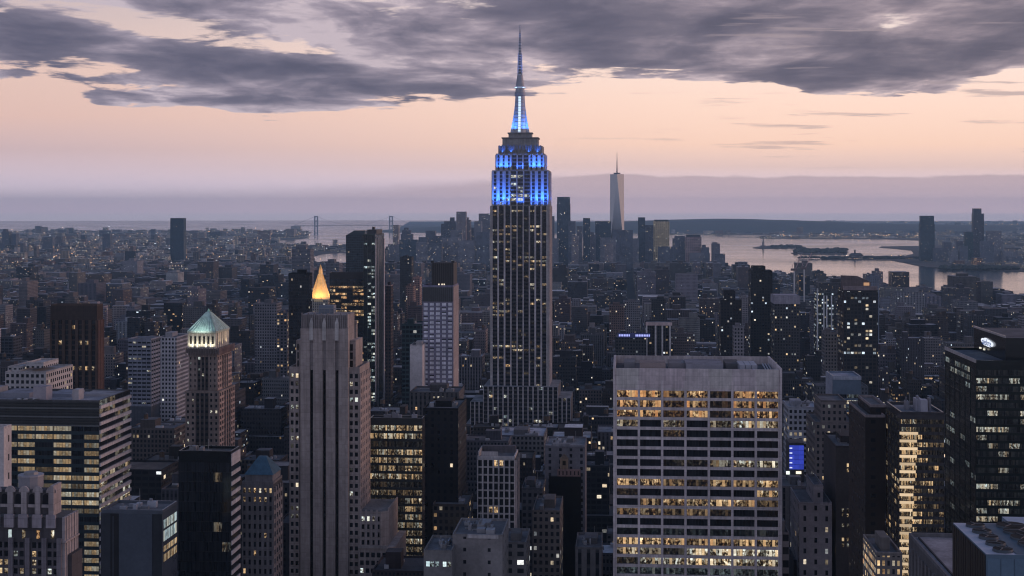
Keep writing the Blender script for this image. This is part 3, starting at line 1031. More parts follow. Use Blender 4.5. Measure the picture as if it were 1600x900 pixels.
def grid_slab():
    rng = random.Random(8)
    fr = Fr(962, 608)
    W, dep = fr.lx(1217.5), 50.0
    root = hero('office_slab', 'wide pale concrete office slab with seven bays and amber lit floors', 'office tower', fr, W, dep, 960, 1219, 558, 930, 'the pale seven bay slab')
    C = (.64, .57, .57)
    z0 = fr.lz(575)
    zb = fr.lz(605)
    FH = 15.3 * 608 / F
    nf = 24
    core = MB()
    core.box(0, W, 0, dep, 0, z0 - 3.2, 0, 1, tint=(.10, .095, .10), ttint=(.11, .11, .12))
    core.build('core_wall', [M_STONE, M_ROOF], root)
    top = MB()
    bw = W / 7
    for i in range(7):
        top.box(i * bw + .12, (i + 1) * bw - .12, -.8, .0, zb, z0, 0, 0, tint=[c * rng.uniform(.97, 1.03) for c in C])
    top.box(.05, W - .05, -.74, .6, zb + .05, z0 - .06, 0, 0, tint=[c * .82 for c in C])
    # parapet round the roof and proud end walls
    top.box(-1.1, -.05, -1.3, dep + .5, 2, z0 + .5, 0, 0, tint=C)
    top.box(W + .05, W + 1.1, -1.3, dep + .5, 2, z0 + .5, 0, 0, tint=C)
    top.box(0, W, dep - .9, dep + .3, z0 - 4, z0 + .35, 0, 0, tint=[c * .7 for c in C])
    top.build('concrete_parapet', M_STONE, root)
    panes, fm = [], MB()
    L = [[1, 1, .35, 1, .06, .75, 1], [1, 1, .3, 1, .06, .7, .8], [1, 1, .25, .95, .06, .6, 1], [.35, 0, .3, 0, .4, .8, .6], [0, 0, .15, 0, 0, 0, 0], [0] * 7, [0] * 7,
         [0, 0, .04, .05, .25, .7, .95], [0] * 7, [1, .55, .25, .1, .5, .5, .75], [.05, 0, 0, 0, 0, 0, .55], [0, .35, .6, .6, .75, .7, .2], [.3, .3, .15, .3, .06, 0, 0], [0] * 7,
         [.03] * 7, [1, 1, .9, .5, .8, .8, .8], [.7, .3, .05, 1.2, 1.2, 1.2, 1.1], [.1, .45, .7, 1.3, 1.2, .9, .8], [.12] * 7, [.6, .8, .3, 1, .5, .9, .4], [.3] * 7]

    def lit(i, j):
        j -= 1
        if j < 0:
            return 0, .5
        v = L[j][i] if j < len(L) else rng.random() * .8
        w = .82 if j < 3 else (.45 if j in (3, 7, 16, 17) else (.1 if j in (14, 18) else .68))
        return v * (.85 if j < 3 else 1.15) * rng.uniform(.85, 1.15), w
    zs = zb - 1.2
    # thin dark slot, then the regular storeys
    grid_face(fm, panes, (0, 0), *FRONT, W, zs + FH - FH * nf, zs + FH, 7, nf, pier=1.0, sp=1.25, pd=.95, sd=.70, lit=lit, sub=7, tint=C, ptint=[c * 1.06 for c in C], rng=rng)
    fm.build('concrete_grid', M_STONE, root)
    # leave the first row short under the parapet
    emit_panes(root, panes)
    rf = MB()
    zr = z0 - 3.2
    for (p0, p1, y0, y1, h, t) in ((1000, 1040, 12, 24, 4.2, (.30, .24, .23)), (1045, 1070, 22, 40, 3.2, (.22, .21, .23)), (1072, 1130, 14, 36, 3.6, (.26, .26, .30)),
                                   (1134, 1156, 24, 42, 3.0, (.10, .10, .11)), (975, 992, 26, 42, 3.0, (.2, .2, .22))):
        m_ = MB()
        m_.box(fr.lx(p0, y0), fr.lx(p1, y0), y0, y1, zr, zr + h, 0, 1, tint=t, ttint=[c * .8 for c in t])
        m_.build('roof_plant', [M_METAL, M_ROOF], root)
    for k in range(3):
        m_ = MB()
        a = fr.lx(1156, 12) + k * 2.6
        m_.box(a, a + 2.4, 12, 30, zr, zr + 3.6, 0, 0, tint=(.32, .33, .38))
        m_.build('cooling_unit', M_METAL, root)
    for k in range(3):
        m_ = MB()
        m_.bar((fr.lx(1198, 10) + k * 1.2, 6, zr + .8), (fr.lx(1196, 30) + k * 1.2, 44, zr + .8), .25, tint=(.45, .44, .47))
        m_.build('roof_duct', M_METAL, root)


def broad_office():
    rng = random.Random(5)
    fr = Fr(-60, 640)
    W = fr.lx(155)
    dep = fr.ly(203, W)
    root = hero('broad_office', 'broad dark glass office with amber lit window groups and white striped side', 'office tower', fr, W, dep, -60, 204, 605, 930, 'the white striped office')
    z0 = fr.lz(624)
    core = MB()
    core.box(0, W, 0, dep, 0, z0 - 1, 0, 1, tint=(.05, .055, .06), ttint=(.30, .30, .33))
    parapet(core, 0, W, 0, dep, z0 - 1, 1.2, .6, 0, (.10, .10, .105))
    core.build('core_wall', [M_STONE, M_ROOF], root)
    band = MB()
    zl = fr.lz(664)
    n = 9
    for q in range(n):
        zz = zl + (z0 - zl) * q / n
        band.box(.05, W - .05, -.5, 0, zz + .05, zz + (z0 - zl) / n * .55, 0, 0, tint=(.028, .032, .034) if q % 3 else (.11, .12, .125))
    band.build('louvre_band', M_METAL, root)
    panes, fm = [], MB()
    FH = 12.75 * 640 / F
    nf = 22
    PX = [-60, -28, 0, 27, 55, 83, 112, 131, 155]
    LT = {3: [.75, .75, .8, .8, .85, .7, .3, .4, .3, .4], 4: [1.0, 1.0, .05, .05, .05, .2, .3, .2, .5], 5: [.8, .8, .85, .85, .85, .9, 1.1, .8, 1.2, 1.2, .3], 6: [.03, .03, .03, .03, .03, .1, .5, .2, .6, 1.2, .3],
          7: [.03, .45, .5, .55, .6, .9, 1.1, .9, 1.2, 1.25, .35]}
    for i in range(8):
        x0, x1 = fr.lx(PX[i]), fr.lx(PX[i + 1])

        def lit(_, j, i=i):
            if i in LT and j < len(LT[i]):
                v = LT[i][j]
            elif i < 3:
                v = .8 if rng.random() < .35 else .03
            elif i == 7:
                v = (.05, .35, .3, .65, .8, .8, .85, .85, .8, .7, .7)[(j - 11) % 11]
            else:
                v = .25 if rng.random() < .3 else .03
            return (v * rng.uniform(.6, .72) if v > .1 else 0), .47 if j < 7 else .43
        grid_face(fm, panes, (x0, 0), *FRONT, x1 - x0, zl - FH * nf, zl, 1, nf, pier=.35, sp=1.55, pd=.16, sd=.10, lit=lit, sub=6, tint=(.03, .046, .055), ptint=(.04, .055, .065), rng=rng, busy=.25)
    fm.build('curtain_wall', M_GLASS, root)
    # white balconied side
    sd = MB()
    sp = []
    nfs = 27
    grid_face(sd, sp, (W, 0), *WEST, dep, z0 - FH * nfs, z0, 4, nfs, pier=.25, sp=1.45, pd=.12, sd=.75,
              lit=lambda i, j: (rng.uniform(.4, .9), .42) if j > 8 and rng.random() < .6 and j < 15 else ((.18, .4) if rng.random() < .3 else (0, .4)), sub=3, tint=(.62, .57, .57), ptint=(.06, .06, .06), rng=rng)
    sd.build('white_spandrels', M_STONE, root)
    vis = [p for p in panes if True]
    emit_panes(root, vis[44:] + vis[:44] + sp, 100)
    for (p0, p1, y0, y1, h, t) in ((52, 72, 5, 12, 6.5, (.34, .31, .34)), (113, 123, 9, 15, 4.8, (.40, .37, .38)), (0, 46, 14, 30, 2.4, (.22, .23, .27)), (76, 112, 18, 34, 1.6, (.22, .24, .29)),
                                   (128, 196, 22, 36, 1.0, (.30, .29, .31)), (-50, -20, 8, 30, 4, (.25, .25, .27))):
        m_ = MB()
        x0, x1 = fr.lx(p0, y0), min(fr.lx(p1, y0), W - 1)
        m_.box(x0, x1, y0, min(y1, dep - 1.5), z0 - 1, z0 - 1 + h, 0, 1, tint=t, ttint=t)
        m_.build('roof_plant', [M_METAL, M_ROOF], root)
    for k in range(7):
        m_ = MB()
        m_.box(fr.lx(20 + k * 6, 2 + k * .2), fr.lx(24 + k * 6, 2), 1.6 + (k % 3), 3.2 + (k % 3), z0 - 1, z0 + .3, 0, tint=(.5, .49, .5) if k % 2 else (.07, .07, .07))
        m_.build('roof_vent', M_METAL, root)


def deco_block():
    rng = random.Random(3)
    fr = Fr(-60, 430)
    W = fr.lx(97)
    dep = fr.ly(118, W)
    root = hero('ornate_block', 'ornate stepped stone block with arched top windows and round roof tank', 'stone building', fr, W, dep, -60, 120, 737, 930, None)
    T = (.09, .082, .088)
    L = (.42, .37, .37)
    z = lambda y, ly=0: fr.lz(y, ly)
    mb = MB()
    mb.box(0, W, 0, dep, 0, z(806), 0, 1, tint=T, ttint=(.1, .1, .1))
    mb.box(fr.lx(-60, 4), fr.lx(79, 4), 4, dep - 2, z(806), z(764, 4), 0, 1, tint=T)
    # fin at the right of the upper tier
    x = fr.lx(80, 3)
    mb.box(x, x + 1.0, 2.4, dep * .8, z(806), z(756, 3), 0, 0, tint=L)
    mb.build('stone_wall', [M_STONE, M_ROOF], root)
    # upper arches
    s = 430 / F
    for k in range(-2, 4):
        cx = fr.lx(7 + 21.4 * k, 4)
        hw, zb, zt = 4.6 * s, z(786, 4), z(770, 4)
        a = MB()
        pts = [(cx - hw, zb), (cx + hw, zb)] + [(cx + hw * math.cos(t), zt - hw + hw * math.sin(t)) for t in np.linspace(0, math.pi, 9)]
        a.face([(p, 3.95, q) for p, q in pts], None, 0, tint=(.02, .02, .025))
        a.build('arched_window', M_GLASS, root)
        f_ = MB()
        f_.box(cx + hw + .35, cx + 10.7 * s * 2 - hw - .35, 3.2, 4, zb - 3, zt + .6, 0, tint=L)
        mid = cx + 10.7 * s
        pts = [(mid - 1.6, zt + .6), (mid + 1.6, zt + .6)] + [(mid + 1.6 * math.cos(t), zt + .6 + 1.9 * math.sin(t)) for t in np.linspace(0, math.pi, 9)]
        f_.face([(p, 3.2, q) for p, q in pts], None, 0, tint=L)
        f_.face([(p, 3.9, q) for p, q in reversed(pts)], None, 0, tint=L)
        for i in range(len(pts)):
            p, q = pts[i], pts[(i + 1) % len(pts)]
            f_.face([(q[0], 3.2, q[1]), (p[0], 3.2, p[1]), (p[0], 3.9, p[1]), (q[0], 3.9, q[1])], None, 0, tint=L)
        f_.box(cx - hw - .2, cx + hw + .2, 3.5, 4, zb - .9, zb, 0, tint=L)
        f_.build('arch_pier', M_STONE, root)
        # rounded crest of the lower tier
        c_ = MB()
        cx2 = fr.lx(15 + 21.8 * k)
        pts = [(cx2 - 1.5, z(806)), (cx2 + 1.5, z(806)), (cx2 + 1.5, z(804)), (cx2 + .8, z(803)), (cx2 - .8, z(803)), (cx2 - 1.5, z(804))]
        c_.prism([(cx2 - 1.5, -.7), (cx2 + 1.5, -.7), (cx2 + 1.5, 0), (cx2 - 1.5, 0)], z(819), z(806) + .8, 0, 0, tint=(.38, .34, .37))
        c_.prism([(cx2 - 1.5, -.7), (cx2 + 1.5, -.7), (cx2 + 1.5, 0), (cx2 - 1.5, 0)], z(822), z(819), 0, 0, True, tint=(.38, .34, .37),
                 poly2=[(cx2 - 1.5, -.7), (cx2 + 1.5, -.7), (cx2 + 1.5, 0), (cx2 - 1.5, 0)])
        c_.build('rounded_crest', M_STONE, root)
    # tall windows under the crests
    for k, (p, b, w) in enumerate(((15.5, .9, .05), (37, 1.1, .55), (59.5, 1.0, .8), (82, 1.2, .55), (-6, .0, .5), (-28, 0, .5))):
        m_ = MB()
        x = fr.lx(p)
        m_.face([(x - .55, -.03, z(840)), (x + .55, -.03, z(840)), (x + .55, -.03, z(826)), (x - .55, -.03, z(826))], [(0, 0), (1, 0), (1, 1), (0, 1)], 0, par=(b, w, k * .13, 1))
        m_.build('tall_window', M_PANE, root)
    panes, fm = [], MB()
    zt = z(845)
    FH = 13.5 * s
    for gx in (-50, -26, -4, 20, 49, 73):
        x0, x1 = fr.lx(gx), fr.lx(gx + 19)
        grid_face(fm, panes, (x0, 0), *FRONT, x1 - x0, zt - FH * 9, zt, 2, 9, pier=.55, sp=.9, pd=.30, sd=.28, sub=1,
                  lit=lambda i, j: (rng.choice((.6, 1.0, 1.3)), rng.choice((.3, .45, .6))) if rng.random() < (.12, .5, .6, .75, .4)[min(j, 4)] else (0, .5), tint=(.13, .12, .13), rng=rng)
    for p in (-54, -30, -6, 18, 44, 70, 93.5):
        fm.box(fr.lx(p) - .7, fr.lx(p) + .7, -.85, 0, 0, z(838), 0, tint=(.22, .20, .22))
    fm.build('window_surround', M_STONE, root)
    emit_panes(root, panes)
    sd = MB()
    sp = []
    grid_face(sd, sp, (W, 0), *WEST, dep, z(806) - 3.6 * 14, z(806) + .0, 5, 14, pier=1.5, sp=.7, pd=.9, sd=.2, sub=1, lit=lambda i, j: (.5, .5) if rng.random() < .04 else (0, .5), tint=(.24, .215, .22), ptint=(.44, .39, .395), rng=rng)
    sd.box(W, W + 1.3, -.4, dep, z(845), z(842), 0, tint=L)
    sd.box(W, W + 2.2, dep * .2, dep, 0, z(866), 0, tint=T)
    sd.build('side_piers', M_STONE, root)
    emit_panes(root, sp, 0)
    tk = MB()
    cx, cy = fr.lx(48.5, 9), 9
    zz = z(764, 4)
    tk.disc(cx, cy, 19.5 * s, 19.5 * s, zz, z(741, 9), 10, 0, tint=(.24, .235, .26))
    tk.disc(cx, cy, 20.3 * s, 20.3 * s, z(742, 9), z(739.5, 9), 10, 0, tint=(.32, .31, .34))
    tk.disc(cx, cy, 12 * s, 11 * s, z(739.5, 9), z(735.5, 9), 8, 0, tint=(.2, .2, .21))
    tk.build('roof_tank', M_METAL, root)


def pyramid_tower():
    rng = random.Random(7)
    fr = Fr(290, 900)
    W = fr.lx(342)
    dep = fr.ly(366, W)
    root = hero('green_pyramid_tower', 'slim stone tower with lit lantern storey under a pale green pyramid roof', 'skyscraper', fr, W, dep, 288, 367, 487, 705, 'the green pyramid roof')
    T, T_GLOW = (.27, .215, .19), (.44, .33, .295)  # second tint has the western glow painted in, for the right-hand face
    z = fr.lz
    panes = []
    mb = MB()
    dimv = (2.6, 3.7, .8, .5)
    # lower shaft, mid shaft, cornice
    mb.box(0, W, 0, dep, 0, z(612), 0, 1, tint=T)
    i1 = 1.6
    mb.box(i1, W - i1, i1, dep - i1, z(612), z(552), 0, 1, tint=T)
    i2 = .3
    mb.box(i2, W - i2, i2, dep - i2, z(552), z(545), 0, 1, tint=(.16, .13, .12))
    for q in range(14):
        x = i2 + (W - 2 * i2) * q / 13
        mb.box(x - .3, x + .3, i2 - .5, i2, z(555), z(544), 0, tint=(.18, .15, .14))
        y = i2 + (dep - 2 * i2) * q / 13
        mb.box(W - i2, W - i2 + .5, y - .35, y + .35, z(555), z(544), 0, tint=(.32, .22, .2))  # west glow put into the cornice colour on this side
    # corbels where the shaft steps
    mb.box(-.5, W + .5, -.5, dep + .5, z(614), z(611), 0, tint=T)
    mb.build('stone_wall', [M_STONE, M_ROOF], root)
    fm = MB()
    for (zb, zt, o, nf) in ((z(612) - 3.7 * 30, z(614), 0, 30), (z(610), z(558), i1, 6)):
        Wd = W - 2 * o
        for sec, (u0, u1, nb, pr) in enumerate(((0, .30, 2, 1.9), (.30, .70, 3, .9), (.70, 1, 2, 1.9))):
            grid_face(fm, panes, (o + Wd * u0, o), *FRONT, Wd * (u1 - u0), zb, zt, nb, nf, pier=pr, sp=1.9, pd=.5 if sec != 1 else .25, sd=.15 if sec == 1 else .48, sub=1,
                      lit=lambda i, j: (rng.choice((.5, .9)), .3) if rng.random() < .07 else (0, .5), tint=T if sec != 1 else (.05, .045, .042), ptint=T if sec != 1 else (.16, .13, .12), rng=rng)
        Ld = dep - 2 * o
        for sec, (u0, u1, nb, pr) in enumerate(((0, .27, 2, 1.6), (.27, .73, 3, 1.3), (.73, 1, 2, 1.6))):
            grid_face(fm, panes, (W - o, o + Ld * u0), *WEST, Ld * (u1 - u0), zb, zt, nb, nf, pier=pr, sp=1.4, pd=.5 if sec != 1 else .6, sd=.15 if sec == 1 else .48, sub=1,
                      lit=lambda i, j: (0, .5), tint=T_GLOW if sec != 1 else (.10, .08, .07), ptint=T_GLOW, rng=rng)
    fm.build('window_surround', M_STONE, root)
    emit_panes(root, panes)
    # lantern storey
    lx0, lx1 = fr.lx(295, 3), fr.lx(336, 3)
    ly0, ly1 = 3.0, dep - 3.0
    lx1 = min(lx1, W - 2)
    ln = MB()
    ln.box(lx0, lx1, ly0, ly1, z(545), z(519, 3), 0, 1, tint=(.55, .52, .46))
    for q in range(7):
        x = lx0 + (lx1 - lx0) * q / 6
        ln.box(x - .55, x + .55, ly0 - .6, ly0, z(545), z(521, 3), 0, tint=(.6, .57, .5))
        y = ly0 + (ly1 - ly0) * q / 6
        ln.box(lx1, lx1 + .6, y - .55, y + .55, z(545), z(521, 3), 0, tint=(.6, .57, .5))
    ln.box(lx0 - .9, lx1 + .9, ly0 - .9, ly1 + .9, z(520.5, 3), z(517.5, 3), 0, tint=(.4, .45, .4))
    ln.build('lantern_storey', [M_STONE, M_ROOF], root)
    for q in range(6):
        x = lx0 + (lx1 - lx0) * (q + .5) / 6
        w_ = MB()
        w_.box(x - .6, x + .6, ly0 - .12, ly0 - .02, z(538), z(526), 0, tint=(.015, .015, .016))
        w_.build('lantern_window', M_GLASS, root)
    # pyramid with standing ribs
    zb, za = z(517.5, 3), z(489, 8)
    x0, x1, y0, y1 = lx0 - .6, lx1 + .6, ly0 - .6, ly1 + .6
    cx, cy = (x0 + x1) / 2, (y0 + y1) / 2
    py = MB()
    k = .10
    py.prism([(x0, y0), (x1, y0), (x1, y1), (x0, y1)], zb, za, 0, 0, tint=(.36, .50, .45),
             poly2=[(cx + (x - cx) * k, cy + (y - cy) * k) for x, y in ((x0, y0), (x1, y0), (x1, y1), (x0, y1))])
    for q in range(9):
        t = q / 8
        for (p, r) in (((x0 + (x1 - x0) * t, y0), None), ((x1, y0 + (y1 - y0) * t), None)):
            top = (cx + (p[0] - cx) * k, cy + (p[1] - cy) * k, za)
            py.bar((p[0], p[1], zb), top, .28, 0, tint=(.46, .60, .55))
    py.disc(cx, cy, 1.3, .2, za, za + 2.2, 8, 0, tint=(.26, .48, .40))
    py.build('pyramid_roof', M_COPPER, root)
    W1 = (1.0, .93, .72)
    for c in (.12, .37, .63, .88):
        floodlight(root, (lx0 + (lx1 - lx0) * c, ly0 - 2.4, z(545) + .5), (R(180 - 18), 0, 0), 1.5, 330, W1, R(130))
    for c in (.2, .5, .8):
        floodlight(root, (lx1 + 2.2, ly0 + (ly1 - ly0) * c, z(545) + .5), (R(180), R(18), 0), 1.5, 420, (1, .75, .45), R(130))
    floodlight(root, (cx, y0 - 4.5, zb - .2), (R(180 - 48), 0, 0), 10, 1000, (.85, 1.0, .93), R(120), 1)
    floodlight(root, (x1 + 4.5, cy, zb - .2), (R(180), R(48), 0), 2, 1500, (.85, 1.0, .85), R(120), 10)


def gold_pyramid():
    fr = Fr(482, 2000)
    W = fr.lx(513)
    dep = W
    root = hero('gold_pyramid_tower', 'distant stone tower with a glowing gold pyramid roof', 'skyscraper', fr, W, dep, 486, 518, 413, 480, None)
    z = fr.lz
    mb = MB()
    mb.box(0, W, 0, dep, 0, z(468), 0, 1, tint=(.4, .36, .3), par=(.3, .1, .5, .5), dim=(3, 3.8, .5, .6))
    mb.build('stone_wall', [M_FAC, M_ROOF], root)
    py = MB()
    c = W / 2
    zs = [470, 462, 450, 440, 431, 425]
    rs = [.52, .44, .31, .21, .125, .08]
    for q in range(5):
        r0, r1 = W * rs[q], W * rs[q + 1]
        P = lambda r: [(c + r * math.cos(math.pi / 8 + math.pi / 4 * i) * 1.08, c + r * math.sin(math.pi / 8 + math.pi / 4 * i) * 1.08) for i in range(8)]
        py.prism(P(r0), z(zs[q], c), z(zs[q + 1], c), 0, 0, poly2=P(r1), tint=(.85, .62, .30))
    for i in range(8):
        t = math.pi / 8 + math.pi / 4 * i
        py.bar((c + W * .49 * math.cos(t), c + W * .49 * math.sin(t), z(466, c)), (c + W * .11 * math.cos(t), c + W * .11 * math.sin(t), z(428, c)), .35, 0, tint=(.9, .62, .25))
    py.build('gilded_roof', M_GOLD, root)
    ln = MB()
    ln.disc(c, c, W * .10, W * .09, z(427, c), z(421, c), 8, 0, tint=(.85, .6, .3))
    ln.disc(c, c, W * .09, .1, z(421, c), z(413, c), 8, 0, tint=(.85, .55, .2))
    ln.build('roof_lantern', M_GOLD, root)
    AM = (1.0, .57, .20)
    for x, y, rz in ((c, -7, 0), (W + 7, c, 90), (-7, c, -90), (c * .1, -5, -30), (W * .95, -5, 30)):
        l = floodlight(root, (x, y, z(468) + 1), (0, 0, 0), 8, 4500, AM, R(110), 2)
        l.rotation_euler = (R(180 - 38), 0, R(rz))
    floodlight(root, (c, -2.5, z(440, c)), (R(180 - 35), 0, 0), 3, 900, AM, R(110), 1)


def lit_panel_rows(rng, pr, warm=.6, hi=1.2):
    return lambda i, j: (rng.uniform(.5, hi), warm + rng.uniform(-.15, .15)) if rng.random() < pr[j % len(pr)] else (0, .5)


def grid_tower(name, label, cat, px0, px1, ytop, D, side, nb, nf, pitch_y, pier, sp, tint, lit, ptint=None, stint=None, sub=3, ybot=930, short=None, pd=.4, sd=.2, y_first=None,
               core=(.06, .06, .065), side_nb=4, side_lit=None, pmat=None, limit=100, rng=None, roof=(.15, .15, .16), nf_side=None, pier_every=1):
    rng = rng or random.Random(int(px0 * 3 + ytop))
    fr = Fr(px0, D)
    W = fr.lx(px1)
    left = side < px0
    dep = fr.ly(side, 0.0 if left else W)
    root = hero(name, label, cat, fr, W, dep, min(px0, side), max(px1, side), ytop, ybot, short)
    H = fr.lz(ytop)
    z1 = fr.lz(y_first) if y_first else H - 1.5
    FH = pitch_y * D / F
    mb = MB()
    mb.box(0, W, 0, dep, 0, H, 0, 1, tint=core, ttint=roof)
    parapet(mb, 0, W, 0, dep, H, 1.1, .6, 0, ptint or tint)
    mb.build('core_wall', [pmat or M_STONE, M_ROOF], root)
    fm, panes, sp_ = MB(), [], []
    grid_face(fm, panes, (0, 0), *FRONT, W, z1 - FH * nf, z1, nb, nf, pier=pier, sp=sp, pd=pd, sd=sd, lit=lit, sub=sub, tint=tint, ptint=ptint, rng=rng, pier_every=pier_every)
    if H - z1 > .3:
        fm.box(.02, W - .02, -sd - .02, 0, z1, H - .02, 0, 0, tint=tint)
    if side_nb:
        O, un = ((0, dep), EAST) if left else ((W, 0), WEST)
        grid_face(fm, sp_, O, *un, dep, z1 - FH * nf, z1, side_nb, nf, pier=pier, sp=sp, pd=pd, sd=sd, lit=side_lit or (lambda i, j: (0, .5)), sub=sub, tint=stint or tint, ptint=stint or ptint, rng=rng)
    fm.build('facade_frame', pmat or M_STONE, root)
    emit_panes(root, panes + sp_, limit)
    return root, fr, W, dep, H


spire_tower()
limestone_tower()
grid_slab()
broad_office()
deco_block()
pyramid_tower()
gold_pyramid()

# ------------------------------------------------------------------ more towers of the near and middle distance


def emit_box(name, root, x0, x1, y0, y1, z0, z1, col, s):
    mb = MB()
    mb.box(x0, x1, y0, y1, z0, z1, 0, tint=col, par=(s, 0, 0, 0))
    return mb.build(name, M_EMIT, root)


def middle_towers():
    rng = random.Random(21)
    # brown ribbed slab, left
    root, fr, W, dep, H = grid_tower('brown_tower', 'dark brown ribbed tower with a blank top band and few lit windows', 'skyscraper', 79, 151.5, 478, 1000, 161, 7, 27, 8.0, 2.2, .9,
               (.055, .042, .038), lambda i, j: (rng.uniform(.5, 1.2), .55) if rng.random() < (.35 if j in (4, 9) else .03) else (0, .5), ptint=(.085, .06, .05), stint=(.13, .075, .062), y_first=500,
               ybot=606, short='the brown ribbed tower', pd=.9, core=(.05, .035, .03), side_nb=4, sub=2, limit=100)
    # bluish banded office behind
    grid_tower('banded_office', 'small blue grey office block with pale horizontal bands beside the brown tower', 'office tower', 200, 236, 531, 1150, 250, 5, 16, 6.3, .6, 1.9, (.25, .27, .33),
               lambda i, j: (.8, .35) if rng.random() < (.7 if j == 4 else .12) else (0, .5), ybot=612, short='the blue banded office', limit=0, core=(.08, .09, .11))
    tower('pale_block', 'pale flat roofed block half hidden by the blue banded office', 'building', 247, 276, 528, 1250, 40, tint=(.45, .44, .47), lit=.03, ybot=575)
    tower('pale_block', 'pale low block with an open white roof court left of the brown tower', 'building', 8, 72, 583, 820, 40, tint=(.42, .40, .40), lit=.05, ybot=606,
          tiers=((12, 32, 575, 8), (40, 68, 568, 10)), roof=(.4, .39, .4))
    tower('white_slab', 'smooth white stone slab at the edge in front of the striped office', 'building', -60, 6, 670, 560, side=18, tint=(.60, .55, .54), lit=.03, pitch=9, fh=7.5, wf=.12, hf=.35, ybot=770)
    # black slab with striped side
    root, fr, W, dep, H = grid_tower('black_slab', 'black glass slab with white striped side below the green pyramid tower', 'office tower', 279, 361, 708, 610, 374.5, 6, 24, 15.5, .12, .12, (.010, .012, .013),
               lambda i, j: ((rng.choice((.15, .5)), .45) if i in (4, 5) and rng.random() < .12 else (0, .5)), stint=(.015, .015, .016), sub=5, y_first=722, ybot=905,
               short='the black slab', pmat=M_GLASS, core=(.012, .013, .014), side_nb=0, limit=60, pd=.14, sd=.1, roof=(.09, .09, .09))
    sd = MB()
    sd.box(W, W + .35, 0, dep, fr.lz(727), H - .1, 0, tint=(.6, .56, .56))
    for q in range(26):
        zz = fr.lz(727) - 4.3 * (q + 1)
        sd.box(W, W + .4, 0, dep, zz, zz + 1.7, 0, tint=(.62, .58, .57))
    sd.build('white_spandrels', M_STONE, root)
    roof_clutter(root, 2, W - 2, 2, dep - 2, H, rng, 4, (.16, .16, .17), 3)
    # blue pyramid roofed building
    root, fr, W, dep, H = grid_tower('blue_roof_building', 'narrow stone building with a dark blue hipped roof over a lit top storey', 'building', 378, 427, 756, 640, 441, 6, 14, 14, 1.3, 1.8, (.17, .16, .17),
               lambda i, j: (rng.uniform(.5, 1.3), .6) if rng.random() < (.9 if j < 2 else .12) else (0, .5), ptint=(.2, .185, .19), stint=(.24, .22, .225), ybot=930, short='the blue hipped roof', sub=1, y_first=762)
    x0, x1 = fr.lx(382), fr.lx(425)
    mb = MB()
    mb.box(x0, x1, 1, dep - 1, H, fr.lz(742), 0, tint=(.2, .19, .2))
    mb.build('attic', M_STONE, root)
    mb = MB()
    zt = fr.lz(714, 5)
    cx = (x0 + x1) / 2
    mb.prism([(x0 - .4, .6), (x1 + .4, .6), (x1 + .4, dep - .6), (x0 - .4, dep - .6)], fr.lz(742), zt, 0, 0, tint=(.05, .11, .16),
             poly2=[(cx - 1.8, dep / 2 - 1), (cx + 1.8, dep / 2 - 1), (cx + 1.8, dep / 2 + 1), (cx - 1.8, dep / 2 + 1)])
    mb.build('hipped_roof', M_COPPER, root)
    # blank grey blue box
    root, fr, W, dep, H = grid_tower('blank_block', 'blank grey blue block with lit side floors beside the striped office', 'building', 158, 254, 800, 560, 277, 5, 1, 150, .25, .2, (.10, .115, .14),
               lambda i, j: (0, .5), ybot=930, short='the blank grey blue block', core=(.075, .088, .11), side_nb=0, limit=0, pmat=M_GLASS)
    mb = MB()
    mb.box(.05, W * .16, -.5, -.05, 0, H - .4, 0, tint=(.05, .055, .065))
    mb.box(W * .16, W * .30, -.35, -.05, 0, H - .4, 0, tint=(.03, .03, .032))
    mb.box(W * .30, W * .84, -.7, -.05, 0, H - .4, 0, tint=(.085, .10, .125))
    mb.box(W * .84, W - .05, -.4, -.05, 0, H - .4, 0, tint=(.04, .045, .052))
    mb.build('blank_wall', M_GLASS, root)
    for q, (y0, y1, b, w) in enumerate(((812, 826, 1.0, .12), (829, 846, 1.0, .12), (853, 862, .9, .55), (866, 878, .6, .55))):
        for k in range(4):
            m_ = MB()
            a, c = dep * (.06 + .235 * k), dep * (.06 + .235 * k + .2)
            m_.face([(W + .05, a, fr.lz(y1)), (W + .05, c, fr.lz(y1)), (W + .05, c, fr.lz(y0)), (W + .05, a, fr.lz(y0))], [(0, 0), (3, 0), (3, 1), (0, 1)], 0, par=(b * rng.uniform(.7, 1.2), w, rng.random(), .35))
            m_.build('window', M_PANE, root)
    roof_clutter(root, 2, W - 2, 3, dep - 3, H, rng, 6, (.22, .23, .26), 2.5)
    # dark bronze tower behind the limestone tower
    tower('dark_tower', 'slim near black tower standing behind the limestone tower', 'skyscraper', 451, 483.5, 428, 1500, 14, tint=(.013, .012, .012), lit=.02, pitch=2.4, fh=3.7, wf=.6, hf=.6, vert=1, ybot=570, roof=(.07, .06, .06),
          short='the slim near black tower')
    tower('grey_tower', 'hazy grey blue apartment tower rising behind the slim near black tower', 'tower', 456, 485, 390, 3600, 40, tint=(.15, .155, .18), lit=.03, ybot=426, tiers=((462, 478, 384, 8),))
    tower('grey_tower', 'hazy grey stepped block right of the gold pyramid', 'tower', 509, 530, 412, 3300, 40, tint=(.15, .155, .18), lit=.02, ybot=430, tiers=((512, 522, 406, 8),))
    tower('grey_slab', 'grey apartment slab with a lit window column near the limestone tower', 'tower', 398, 432, 475, 1700, 30, side=440, tint=(.17, .17, .19), lit=.03, ybot=600, short='the grey apartment slab')
    tower('lit_column_tower', 'narrow tower with a column of warm lit windows left of the slim black tower', 'tower', 432, 449, 490, 1560, 25, tint=(.13, .13, .15), lit=.28, warm=.75, ybot=590, pitch=4)
